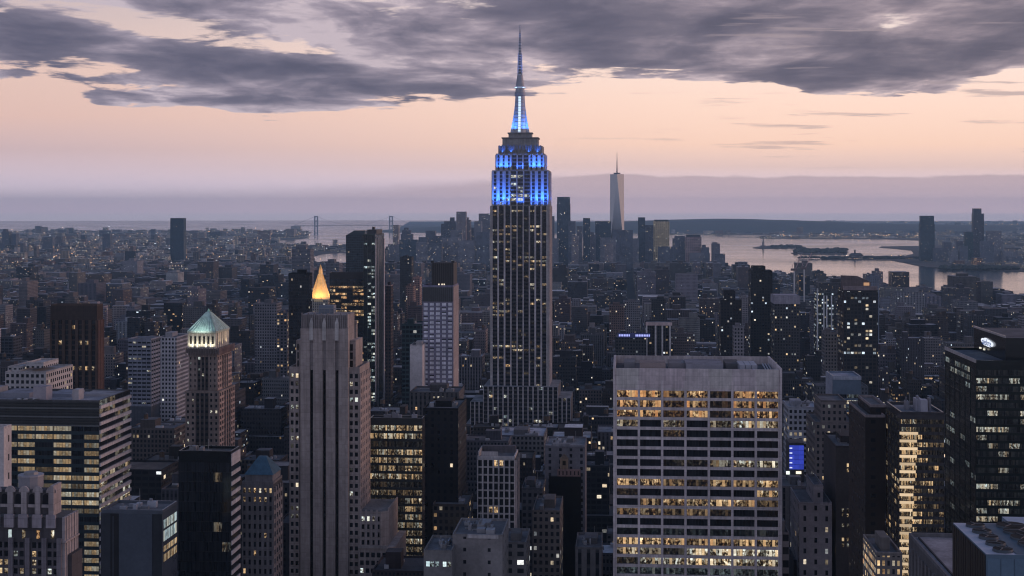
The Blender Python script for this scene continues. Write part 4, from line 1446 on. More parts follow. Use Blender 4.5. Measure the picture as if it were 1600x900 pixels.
    # lit office with amber bands
    grid_tower('amber_office', 'dark office tower with amber lit ribbon floors beside the gold pyramid', 'office tower', 515, 569, 427, 1700, 572, 6, 30, 5.4, .3, 1.5, (.03, .028, .028),
               lit_panel_rows(rng, (0, .0, .6, .7, .5, .15, .45, .75, .2, .85, .85, .1, .5, .3), .72, 1.3), sub=3, y_first=436, ybot=560, short='the amber ribbon office', pmat=M_GLASS, core=(.03, .03, .03), limit=100, side_nb=0)
    # pair of dark glass towers
    root, fr, W, dep, H = tower('glass_tower', 'dark teal glass tower with slanted top behind the thin lit tower', 'skyscraper', 540.5, 570, 368, 2300, 40, tint=(.022, .045, .058), lit=.008, pitch=3, fh=3.9, wf=.85, hf=.75, ybot=428, bulk=False,
                               short='the teal glass tower')
    mb = MB()
    mb.prism([(0, 0), (W, 0), (W, dep), (0, dep)], H + .02, fr.lz(360), 0, 0, tint=(.03, .05, .06), poly2=[(W * .45, 0), (W, 0), (W, dep), (W * .45, dep)])
    mb.build('slanted_crown', M_GLASS, root)
    root, fr, W, dep, H = grid_tower('thin_tower', 'thin black glass tower with white edge lines and small lit windows', 'skyscraper', 568, 586, 367, 1500, 600, 3, 64, 5.2, .5, 1.4, (.02, .03, .028),
               lambda i, j: (rng.choice((.5, .8, 1.2)), .18) if rng.random() < (.5 if j > 6 and i > 0 else .08) else (0, .5), ptint=(.06, .08, .075), sub=2, ybot=640, short='the thin black tower', pmat=M_GLASS,
               core=(.02, .028, .032), side_nb=0, limit=100)
    mb = MB()
    xa = W
    for (t0, t1, zt) in ((0.0, .05, 374), (.93, 1.0, 372)):
        mb.box(xa, xa + .8, dep * t0, dep * t1, 2, fr.lz(zt, dep * t0, W), 0, tint=(.55, .52, .54))
    mb.box(W + .02, W + .2, dep * .3, dep * .34, 2, H - 2, 0, tint=(.3, .3, .34))
    mb.build('white_edges', M_STONE, root)
    mb = MB()
    mb.box(W * .2, W, dep * .15, dep * .8, H, H + 5.5, 0, tint=(.04, .045, .05))
    mb.box(W * .5, W * .7, dep * .3, dep * .4, H + 5.5, H + 8.5, 0, tint=(.05, .05, .05))
    mb.build('roof_plant', M_METAL, root)
    tower('brown_slab', 'dark brown slab with pale edge right of the thin black tower', 'tower', 602, 611, 447, 1450, side=614.5, tint=(.05, .035, .033), lit=.015, ybot=640, ptint=(.3, .24, .24))
    tower('black_box_tower', 'small black topped tower in the hazy city right of the thin black tower', 'tower', 625, 643, 402, 2800, 30, tint=(.03, .032, .034), lit=.02, ybot=452)
    tower('red_brick_tower', 'slender pinkish brick tower beside the small black topped tower', 'tower', 645, 656, 434, 2500, 25, tint=(.30, .19, .17), lit=.03, ybot=470)
    tower('brick_tower', 'dim brick tower with orange lit top below the small black topped tower', 'tower', 634, 646, 448, 2400, 25, tint=(.22, .14, .12), lit=.05, ybot=470)


def white_grid_tower():
    rng = random.Random(61)
    root, fr, W, dep, H = grid_tower('white_grid_tower', 'white gridded tower with a dark ribbed box on its roof and red corner lights', 'office tower', 660.5, 708, 448, 1000, 716, 5, 26, 7.05, 1.1, 1.1, (.26, .25, .32),
               lambda i, j: (0, .5), ptint=(.22, .215, .30), stint=(.34, .29, .30), y_first=473, ybot=612, short='the white gridded tower', sub=2, core=(.2, .19, .2), side_nb=0, limit=0, sd=.2, pd=.3)
    # pale blinds behind the glass
    FH = 7.05 * 1000 / F
    z1 = fr.lz(473)
    for j in range(20):
        for i in range(5):
            bl = MB()
            a0, a1 = W / 5 * i + .7, W / 5 * (i + 1) - .7
            v = rng.uniform(.66, .84)
            zt = z1 - FH * j
            bl.box(a0, a1, -.12, -.02, zt - FH + 1.15, zt - .1 - (rng.random() < .25) * .6, 0, tint=(v, v * 1.0, v * 1.1))
            bl.build('window_blind', M_STONE, root)
    mb = MB()
    zt, zb = H - .3, fr.lz(471)
    mb.box(.1, W - .1, -.5, -.3, zb, zt, 0, tint=(.05, .055, .06))
    for q in range(16):
        x = .3 + (W - .6) * q / 15
        mb.box(x - .12, x + .12, -.8, -.5, zb, zt, 0, tint=(.10, .10, .11))
    mb.build('louvre_band', M_METAL, root)
    mb = MB()
    mb.box(W, W + .3, 0, dep, 2, H, 0, tint=(.36, .31, .31))
    mb.build('blank_side_wall', M_STONE, root)
    x0, x1 = fr.lx(675, 5), fr.lx(710, 5)
    x1 = min(x1, W - .5)
    mb = MB()
    zt = fr.lz(411, 5)
    mb.box(x0, x1, 5, dep - 3, H, zt, 0, 1, tint=(.028, .028, .03))
    for q in range(11):
        x = x0 + (x1 - x0) * q / 10
        mb.box(x - .25, x + .25, 4.6, 5, H + 1.2, zt, 0, tint=(.06, .055, .055))
    mb.build('ribbed_box', [M_METAL, M_ROOF], root)
    for x in (x0 + .3, x1 - .3):
        emit_box('red_corner_light', root, x - 1.1, x + 1.1, 4.2, 5.6, zt + .2, zt + 1.6, (1.0, .25, .16), 1.1)
    for x in (.3, .45, .55):
        emit_box('roof_lamp', root, x0 + (x1 - x0) * x, x0 + (x1 - x0) * x + .9, 4.2, 4.5, H + 1, H + 2, (1, .85, .65), 1.0)
    # podium and low wing
    tower('white_wing', 'low white windowless wing left of the white gridded tower', 'building', 640.5, 660, 541, 985, 22, tint=(.50, .47, .48), lit=0, wf=.0, ybot=610)
    tower('teal_block', 'dull teal glass block behind the low white wing', 'building', 628, 660, 508, 1120, 30, tint=(.03, .06, .07), lit=.03, wf=.8, hf=.6, ybot=620)
    tower('podium', 'dark stone podium block beneath the white gridded tower', 'building', 640, 717, 614, 940, 30, tint=(.09, .085, .09), lit=.02, vert=1, wf=.4, ybot=645)
    # curved lit office and the black block next to it
    root, fr, W, dep, H = grid_tower('lit_office', 'glass office with bright yellow ribbon floors beside the limestone tower', 'office tower', 578, 660, 656, 720, 664, 6, 19, 12.6, .25, 1.35, (.045, .05, .05),
               lambda i, j: ((1.0, 1.0, .05, 1.1, .8, .9, 1.0, .05, .45, .8, .6, .7, .75, .7, .8, .6, .3)[j % 17] * rng.uniform(.3, .95) if (i > 3 or j in (0, 1, 3, 4, 6, 8) or rng.random() < .45) else .06, rng.uniform(.42, .6)),
               sub=5, y_first=664, ybot=900, short='the yellow ribbon office', pmat=M_GLASS, core=(.05, .05, .052), side_nb=0, roof=(.24, .24, .26))
    roof_clutter(root, 2, W - 2, 3, max(dep - 3, 8), H, rng, 5, (.2, .2, .22), 4)
    root, fr, W, dep, H = tower('black_block', 'plain black block right of the yellow ribbon office', 'building', 661, 716, 640, 770, 40, tint=(.014, .014, .016), lit=.02, pitch=3.5, wf=.4, ybot=850, short='the plain black block')
    # white piers
    root, fr, W, dep, H = grid_tower('white_pier_building', 'white pier block of seven dark window columns with a walled roof', 'office building', 746, 804.5, 716, 690, 809.5, 7, 16, 12.1, .75, .75, (.46, .43, .43),
               lambda i, j: (rng.uniform(.6, 1.2), .6) if (i, j) in ((3, 0), (4, 0), (2, 6), (3, 6), (0, 8), (2, 8), (3, 9), (1, 10), (5, 11), (0, 12), (4, 13)) else (0, .5), ptint=(.54, .51, .51), stint=(.55, .50, .50),
               y_first=718.5, ybot=845, short='the white pier block', pd=.9, sd=.25, sub=2, core=(.09, .09, .095), side_nb=2)
    mb = MB()
    mb.box(fr.lx(752, .6), fr.lx(778, .6), .6, 1.2, H, H + 3.2, 0, tint=(.5, .46, .46))
    mb.box(.1, .7, 1.2, dep - 1, H, H + 3, 0, tint=(.4, .38, .38))
    mb.box(.8, W - 1, dep - 4, dep - 1, H, H + 3.4, 0, tint=(.12, .11, .12))
    mb.build('roof_wall', M_STONE, root)
    # stone block with pinkish mansard and a black glass front
    root, fr, W, dep, H = tower('mansard_block', 'grey block with a pinkish gabled stone top above a black front', 'building', 851, 914, 700, 800, 36, tint=(.19, .18, .20), lit=.01, pitch=6, wf=.25, ybot=800, bulk=False,
                                short='the gabled grey block', roof=(.2, .2, .21))
    mb = MB()
    mb.box(fr.lx(858, -2), fr.lx(908, -2), -3, -.03, 0, fr.lz(743), 0, tint=(.014, .015, .016))
    mb.build('black_front', M_GLASS, root)
    mb = MB()
    a, b = fr.lx(871, -1), fr.lx(907, -1)
    mb.box(a, b, -1.2, -.05, fr.lz(743), fr.lz(732), 0, tint=(.34, .22, .2))
    mb.box(a + 1.5, b - 7, -1.0, -.05, fr.lz(732), fr.lz(716), 0, tint=(.36, .25, .17))
    c = (a + 1.5 + b - 7) / 2
    mb.prism([(a + 1.2, -1.1), (b - 6.7, -1.1), (b - 6.7, -.05), (a + 1.2, -.05)], fr.lz(716), fr.lz(709), 0, 0, tint=(.30, .22, .16), poly2=[(c - .3, -1.1), (c + .3, -1.1), (c + .3, -.05), (c - .3, -.05)])
    mb.build('gabled_dormer', M_STONE, root)
    mb = MB()
    for q in range(6):
        x = a + (b - a) * (q + .3) / 6
        mb.box(x, x + .7, -1.3, -1.2, fr.lz(741), fr.lz(735), 0, tint=(.04, .03, .03))
    mb.box(c - .9, c + .9, -1.1, -1.0, fr.lz(726), fr.lz(719), 0, tint=(.03, .025, .02))
    mb.build('dormer_window', M_GLASS, root)
    mb = MB()
    for p0, p1 in ((852, 862), (863, 890), (891, 914)):
        mb.box(fr.lx(p0), fr.lx(p1), .5, 2.5, H, H + (1.8 if p0 != 863 else 2.6), 0, tint=(.3, .29, .31))
    mb.build('roof_wall', M_STONE, root)
    tower('pale_roof_block', 'low block with a wide pale roof in front of the spire tower', 'building', 775, 850, 682, 1040, 45, tint=(.16, .16, .17), lit=.04, ybot=700, roof=(.45, .44, .48))
    # blank stone wall at the bottom
    root, fr, W, dep, H = tower('blank_stone_block', 'blank grey stone block with a row of white lit windows at the bottom', 'building', 707, 785, 838, 570, 30, tint=(.25, .235, .235), lit=.04, pitch=10, fh=5, wf=.12, hf=.3, ybot=930,
                                short='the blank stone block', bulk=False)
    mb = MB()
    mb.box(W * .3, W * .92, -.3, 0, H - .6, H + .9, 0, tint=(.5, .47, .47))
    mb.build('pale_coping', M_STONE, root)
    roof_clutter(root, 1, W - 1, 2, dep - 2, H, rng, 5, (.15, .15, .16), 2.5)
    root, fr, W, dep, H = tower('stone_annex', 'dim stone annex with three pairs of white lit windows', 'building', 662, 706, 863, 560, 26, tint=(.22, .21, .21), lit=.0, wf=0, ybot=930, bulk=False)
    for k, p in enumerate((668.5, 675, 683, 694.5, 702)):
        m_ = MB()
        x = fr.lx(p)
        m_.face([(x - .75, -.04, fr.lz(885)), (x + .75, -.04, fr.lz(885)), (x + .75, -.04, fr.lz(877)), (x - .75, -.04, fr.lz(877))], [(0, 0), (1, 0), (1, 1), (0, 1)], 0, par=(1.5, .12, .2 + k * .11, 1))
        m_.build('window', M_PANE, root)
    root2 = tower('stone_corner', 'plain stone wing right of the blank stone block with a white roof box', 'building', 786, 822, 850, 600, 26, tint=(.2, .19, .19), lit=.05, ybot=930, pitch=5)[0]
    tower('brick_loft', 'old brick loft with arched lower windows below the gabled grey block', 'building', 832, 875, 800, 700, 36, tint=(.17, .15, .14), lit=.07, pitch=2.8, wf=.5, hf=.55, ybot=930, warm=.4, short='the old brick loft')
    tower('columned_house', 'small dark stone building with columned top storey beside the pale seven bay slab', 'building', 899, 940, 858, 640, 30, tint=(.16, .155, .16), lit=.01, pitch=4, fh=7, wf=.4, hf=.75, vert=1, ybot=930)
    tower('dark_block', 'dark block with warm lit windows on its side right of the white pier block', 'building', 815, 848, 765, 760, 30, tint=(.09, .09, .10), lit=.10, warm=.6, ybot=830)
    tower('dark_block', 'brown block with a few orange windows left of the white pier block', 'building', 676, 730, 790, 760, 30, tint=(.10, .085, .075), lit=.10, warm=.8, ybot=850)


def right_side():
    rng = random.Random(91)
    # far right dark glass tower with a lit cloud shaped sign
    root, fr, W, dep, H = grid_tower('dark_glass_tower', 'dark green glass tower with a white cloud sign on its upper block', 'office tower', 1525, 1680, 567, 580, 1477, 9, 24, 12.7, .22, 1.2, (.012, .018, .018),
               lambda i, j: ((rng.uniform(.35, .75), .36) if rng.random() < (0, .5, .55, .75, .2, .45, .12, .7, .35, .75, .4, .2, .25, .2, .3, .2, .25, .5, .55, .9, .2, .1, .1, .1)[j] else (.015, .2)),
               sub=6, y_first=578, ybot=930, short='the dark cloud sign tower', pmat=M_GLASS, core=(.012, .016, .017), side_nb=6, roof=(.10, .12, .15),
               side_lit=lambda i, j: ((rng.uniform(.12, .4), .15) if rng.random() < (.6 if j < 2 else .06 if j < 13 else .18) else (.01, .2)), pd=.16, sd=.1)
    mb = MB()
    mb.box(-.35, .0, -.35, dep, H, H + 1.5, 0, tint=(.45, .42, .42))
    mb.build('roof_rim', M_STONE, root)
    ux = fr.lx(1571, 8)
    ux0 = ux
    zt = fr.lz(528, 8, ux)
    ud = fr.ly(1522, ux)
    mb = MB()
    mb.box(ux, W + 6, 8, ud, H, zt, 0, 1, tint=(.016, .019, .02), ttint=(.1, .1, .11))
    mb.box(ux - .3, ux, 7.7, ud, zt, zt + .9, 0, tint=(.5, .46, .45))
    mb.build('upper_block', [M_GLASS, M_ROOF], root)
    # cloud emblem on the wall facing left
    ya, yb = fr.ly(1534.5, ux), fr.ly(1554, ux)
    c = (ya + yb) / 2
    zc = fr.lz(535.5, c, ux)
    sw, sh = abs(ya - yb) / 11.6, 13.5 * 590 / F / 7.2
    em = MB()
    blobs = ((-3.6, .6, 2.2), (-1.3, 1.7, 2.1), (1.5, 1.2, 1.9), (3.6, .1, 2.2), (.4, -1.0, 2.2), (-1.9, -1.0, 2.0), (2.2, -1.4, 1.7))
    for bi, (a, b, r) in enumerate(blobs):
        pts = [(a * sw + r * sw * math.cos(t), b * sh + r * sh * math.sin(t)) for t in np.linspace(0, 2 * math.pi, 20, endpoint=False)]
        q0 = [(ux - .2 - bi * .03, c - p, zc + q) for p, q in pts]
        q1 = [(ux - .5 - bi * .03, c - p, zc + q) for p, q in pts]
        em.face(q1, None, 0, tint=(.82, .88, 1.0), par=(1.1, 0, 0, 0))
        for i in range(20):
            j = (i + 1) % 20
            em.face([q0[i], q0[j], q1[j], q1[i]], None, 0, tint=(.82, .88, 1.0), par=(.6, 0, 0, 0))
    em.build('cloud_sign', M_EMIT, root)
    tx = bpy.data.curves.new('sign_lettering', 'FONT')
    tx.body = 'salesforce'
    tx.size = abs(ya - yb) / 5.6
    tx.align_x, tx.align_y = 'CENTER', 'CENTER'
    tx.extrude = .03
    tmp = bpy.data.objects.new('lettering_outline', tx)
    COL.objects.link(tmp)
    dg = bpy.context.evaluated_depsgraph_get()
    tme = bpy.data.meshes.new_from_object(tmp.evaluated_get(dg))
    bpy.data.objects.remove(tmp)
    to = bpy.data.objects.new('sign_lettering', tme)
    COL.objects.link(to)
    to.parent = root
    to.location = (ux - .8, c, zc)
    to.rotation_euler = (R(90), 0, R(-90))
    tm, tg = mat_new('sign_blue')
    finish(tg, (.02, .06, .2), .5, (.05, .2, .7), .2)
    tme.materials.clear()
    tme.materials.append(tm)
    for (p, w_) in ((1535, 2), (1541, 1.5)):
        y_ = fr.ly(p, ux)
        emit_box('roof_lamp', root, ux - 1.2, ux - .6, y_ - w_ / 2, y_ + w_ / 2, H + 1.5, H + 2.2, (1, .95, .8), .7)
    # building with the bright stacked corner
    root, fr, W, dep, H = grid_tower('lit_corner_office', 'glass office with a brightly lit stacked corner of warm floors', 'office tower', 1407, 1475, 648, 520, 1385, 8, 24, 12.0, .2, 1.15, (.06, .06, .065),
               lambda i, j: (((rng.uniform(.6, 1.1), .62) if (i < 3.6 - j * .11) else ((rng.choice((.2, 1.0)), .62) if rng.random() < (.55 if i < 5 and j > 3 else .22) or (j == 3 and i > 3) else (.03, .5))) if j > 1 else (.5 if i < 3 else .05, .45)),
               sub=4, y_first=655, ybot=930, short='the bright cornered office', pmat=M_GLASS, core=(.06, .06, .065), side_nb=5, roof=(.2, .2, .22), ptint=(.05, .05, .055),
               side_lit=lambda i, j: (rng.uniform(.4, 1.0), .6) if rng.random() < (.35 if j > 6 else .1) else (.03, .4))
    z1 = fr.lz(655)
    FH = 12.0 * 520 / F
    for j in range(1, 20):
        L = W * max(.44 - j * .014, .17) * rng.uniform(.9, 1.05)
        sp = MB()
        sp.box(-.35, L, -.45, -.12, z1 - FH * j - FH + .05, z1 - FH * j - FH + 1.05, 0, 0, tint=(1.0, .74, .47), par=(rng.uniform(.45, .85), 0, 0, 0))
        sp.build('lit_spandrel', M_EMIT, root)
    roof_clutter(root, 2, W - 1, 3, dep - 2, H, rng, 8, (.2, .2, .23), 5)
    root, fr, W, dep, H = tower('brown_slab', 'dark brown windowless slab against the bright cornered office', 'tower', 1352, 1383, 652, 545, 40, tint=(.02, .015, .014), lit=.008, pitch=6, wf=.3, hf=.4, ybot=930, roof=(.16, .15, .15),
                                tiers=((1360, 1385, 636, 6),), ptint=(.26, .22, .22), short='the dark brown slab')
    # bluish glass box and its neighbours
    root, fr, W, dep, H = grid_tower('blue_glass_block', 'pale rimmed blue glass block with lit bands below its blank top', 'office building', 1301, 1345, 590, 870, 1291, 4, 14, 9.4, .2, 1.5, (.11, .15, .20),
               lambda i, j: ((1.0, .4) if j in (1,) else ((rng.uniform(.3, 1), .6) if j == 3 and i > 0 else (.12, .2) if rng.random() < .3 else (0, .3))), ptint=(.14, .18, .24), sub=3, y_first=616, ybot=700,
               short='the blue glass block', core=(.13, .16, .21), side_nb=0, pmat=M_GLASS, roof=(.3, .32, .38), limit=40)
    mb = MB()
    mb.box(-.3, W + .3, -.5, 0, H - 1.2, H + .9, 0, tint=(.36, .39, .46))
    mb.box(-.4, -.02, 0, dep, 2, H + .9, 0, tint=(.34, .36, .43))
    mb.build('pale_rim', M_STONE, root)
    tower('white_terrace', 'low white roofed block right of the pale seven bay slab', 'building', 1232, 1280, 638, 900, 28, tint=(.38, .39, .43), lit=.05, ybot=660, roof=(.42, .42, .46))
    tower('stepped_brown_block', 'brown stepped apartment block with rows of warm windows under the blue glass block', 'building', 1274, 1340, 662, 790, 40, tint=(.15, .13, .125), lit=.10, warm=.5, pitch=3.0, wf=.45, hf=.5, ybot=760,
          tiers=((1283, 1322, 628, 6),), short='the stepped brown block')
    root, fr, W, dep, H = tower('dark_window_block', 'dark block with a grid of small warm lit windows left of the dark brown slab', 'building', 1306, 1352, 700, 650, 40, tint=(.055, .05, .05), lit=0, wf=0, ybot=930,
                                short='the warm window block')
    for (yy, cols, b) in ((724, 4, 1.1), (732, 4, 1.3), (740, 1, .9), (749, 1, .8), (756, 2, .7), (818, 5, .9), (840, 5, 1.0), (849, 3, .7), (794, 1, .7), (802, 2, .6)):
        for k in range(5):
            if k < 5 - cols and yy < 760:
                continue
            m_ = MB()
            x = fr.lx(1317 + k * 7.8)
            z = fr.lz(yy)
            m_.face([(x - .55, -.05, z - 1.6), (x + .55, -.05, z - 1.6), (x + .55, -.05, z), (x - .55, -.05, z)], [(0, 0), (1, 0), (1, 1), (0, 1)], 0, par=(b * rng.uniform(.6, 1.1), .45, rng.random(), 1))
            m_.build('window', M_PANE, root)
    tower('stepped_house', 'small grey stepped house with narrow central tower near the dark brown slab', 'building', 1249, 1300, 788, 650, 36, tint=(.26, .25, .27), lit=.05, pitch=5, fh=5, wf=.25, hf=.45, ybot=870,
          tiers=((1271, 1286, 760, 5),), short='the small grey stepped house')
    tower('grey_house', 'dim grey panelled building beside the pale seven bay slab', 'building', 1220, 1270, 762, 720, 36, tint=(.19, .185, .19), lit=.02, pitch=3.4, wf=.35, hf=.8, vert=1, ybot=850)
    tower('grey_house', 'low grey block with tall windows against the pale seven bay slab', 'building', 1219, 1233, 835, 640, 20, tint=(.2, .2, .21), lit=.02, pitch=5, fh=6, ybot=880)
    # blue lit billboard on its own frame
    fr = Fr(1233, 735)
    root = hero('billboard', 'tall blue lit billboard on a wall beside the pale slab', 'billboard', fr, fr.lx(1257), 14, 1233, 1257, 694, 740, 'the blue billboard')
    W = fr.lx(1256.5)
    mb = MB()
    mb.box(0, W, 0, 14, 0, fr.lz(692), 0, 1, tint=(.07, .07, .075))
    mb.build('backing_wall', [M_STONE, M_ROOF], root)
    mb = MB()
    nn = 5
    z0, z1 = fr.lz(733), fr.lz(695)
    for q in range(nn):
        a, b = z0 + (z1 - z0) * q / nn, z0 + (z1 - z0) * (q + .9) / nn
        for k in range(3):
            x0, x1 = W * (.02 + .32 * k), W * (.02 + .32 * k + .31)
            v = rng.uniform(.35, .6)
            mb.box(x0, x1, -.5, -.05, a, b, 0, tint=(.06, .10, .85), par=(v, 0, 0, 0))
        mb.box(.15, W * .2, -.6, -.5, a + .6, a + 1.2, 0, tint=(.7, .75, 1.0), par=(1.1, 0, 0, 0))
    mb.build('lit_panels', M_EMIT, root)
    emit_box('entrance_lamp', root, -1.6, .2, -.6, -.3, fr.lz(741), fr.lz(736), (.9, 1, .9), 1.3)
    emit_box('entrance_lamp', root, W * .45, W * .8, -.6, -.3, fr.lz(740), fr.lz(736), (1, .9, .7), 1.3)
    # three street screens
    root, fr, W, dep, H = tower('screen_front', 'black low building carrying three pale blue display screens', 'building', 1240, 1304, 878, 660, 30, tint=(.03, .03, .032), lit=0, wf=0, ybot=930)
    for k, (p0, p1) in enumerate(((1254, 1264), (1268, 1278), (1281, 1291))):
        m_ = MB()
        x0, x1 = fr.lx(p0, -.2), fr.lx(p1, -.2)
        z0, z1 = fr.lz(888), fr.lz(881.5)
        for q in range(3):
            a, b = z0 + (z1 - z0) * q / 3, z0 + (z1 - z0) * (q + .8) / 3
            if k < 2:
                m_.box(x0, x1, -.4, -.1, a, b, 0, tint=(.5, .65, .9), par=(.35 + .2 * (q == 1), 0, 0, 0))
        if k == 2:
            for q in range(4):
                m_.box(x0 + (x1 - x0) * q / 4, x0 + (x1 - x0) * (q + .6) / 4, -.4, -.1, z0, z1, 0, tint=(.6, .66, .85), par=(.5, 0, 0, 0))
        m_.build('display_screen', M_EMIT, root)
    # bottom right rooftop with cooling plant
    fr = Fr(1420, 372)
    zr = fr.lz(838)
    D0 = 250
    W = 74.0
    root = hero('plant_roof_building', 'near grey rooftop with parapet and recessed walkway in the bottom corner', 'building', fr, W, 4, 1395, 1640, 815, 990, None, y0=-130)
    mb = MB()
    mb.box(0, W, -130, 0, 0, zr, 0, 1, tint=(.12, .115, .12), ttint=(.27, .245, .255))
    parapet(mb, 0, W, -130, 0, zr, 1.0, .5, 0, (.16, .155, .165))
    mb.box(2.0, 2.35, -128, -2, zr + .02, zr + .4, 0, tint=(.06, .06, .065))
    mb.build('roof_slab', [M_STONE, M_ROOF], root)
    side = MB()
    for q in range(30):
        side.box(-.35, 0, -128 + q * 4.2, -126.4 + q * 4.2, 0, zr - 2, 0, tint=(.16, .15, .155))
    side.build('wall_piers', M_STONE, root)
    tower('lit_low_roof', 'low roof with warm lit panelled sides at the foot of the bright cornered office', 'building', 1369, 1410, 868, 430, 24, tint=(.2, .18, .17), lit=.55, warm=.85, pitch=1.5, fh=2.6, wf=.5, hf=.6, ybot=930)
    # cooling tower bank on that roof
    ty = fr.ly(1489, fr.lx(1489, 0))
    cz = empty('cooling_bank', (0, 0, 0), -GA, 'blue grey metal cooling bank with eight dark round fan openings', 'cooling unit')
    fc = Fr(1541, 262)
    cz.location = (fc.ox, fc.oy, fr.lz(838) + .02)
    h0 = fc.lz(866) - cz.location.z
    Wc, dc = 15.5, fc.ly(1489, 0.0)
    mb = MB()
    mb.box(0, Wc, 0, dc, 0, h0, 0, 1, tint=(.10, .16, .22), ttint=(.46, .46, .52))
    for q in range(6):
        mb.box(.2 + q * (Wc - .4) / 6, .2 + (q + .9) * (Wc - .4) / 6, -.12, 0, .5, h0 - .8, 0, tint=(.11, .18, .25))
    for q in range(14):
        mb.box(-.12, 0, .3 + q * dc / 14, .3 + (q + .8) * dc / 14, .5, h0 - .3, 0, tint=(.012, .012, .013))
    mb.box(Wc * .36, Wc * .94, dc * .01, dc * .97, h0, h0 + .12, 0, tint=(.07, .10, .13))
    mb.build('housing', [M_METAL, M_METAL], cz)
    for q in range(5):
        for k in range(2):
            f_ = MB()
            x, y = Wc * (.24 + .46 * k), dc * (.1 + .195 * q)
            r_ = 3.0 if k else 1.9
            f_.disc(x, y, r_, r_ * .96, h0, h0 + .55, 20, 0, 1, tint=(.05, .07, .09), ttint=(.008, .009, .010))  # near-black top paints in the shade of the fan opening
            for b in range(3):
                t = b * math.pi * 2 / 3 + q
                f_.bar((x, y, h0 + .6), (x + r_ * .9 * math.cos(t), y + r_ * .9 * math.sin(t), h0 + .6), .07, 0, tint=(.10, .10, .11))
            f_.build('fan', [M_METAL, M_STONE], cz)
    fb = Fr(1581, 300)
    cb = empty('plant_box', (fb.ox, fb.oy, zr + .02), -GA, 'light blue metal plant box behind the cooling bank', 'plant room')
    mb = MB()
    hb_ = fb.lz(820) - zr
    mb.box(0, 16, 0, fb.ly(1577, 0) + 6, 0, hb_, 0, 1, tint=(.16, .24, .34), ttint=(.38, .42, .5))
    for q in range(5):
        mb.box(.2 + q * 3.1, 3.0 + q * 3.1, -.12, 0, .4, hb_ - .4, 0, tint=(.18, .27, .38))
    mb.build('housing', [M_METAL, M_METAL], cb)
    m_ = MB()
    m_.box(-.5, 16.3, -.3, .4, hb_, hb_ + .35, 0, tint=(.45, .48, .55))
    m_.build('roof_rim', M_METAL, cb)


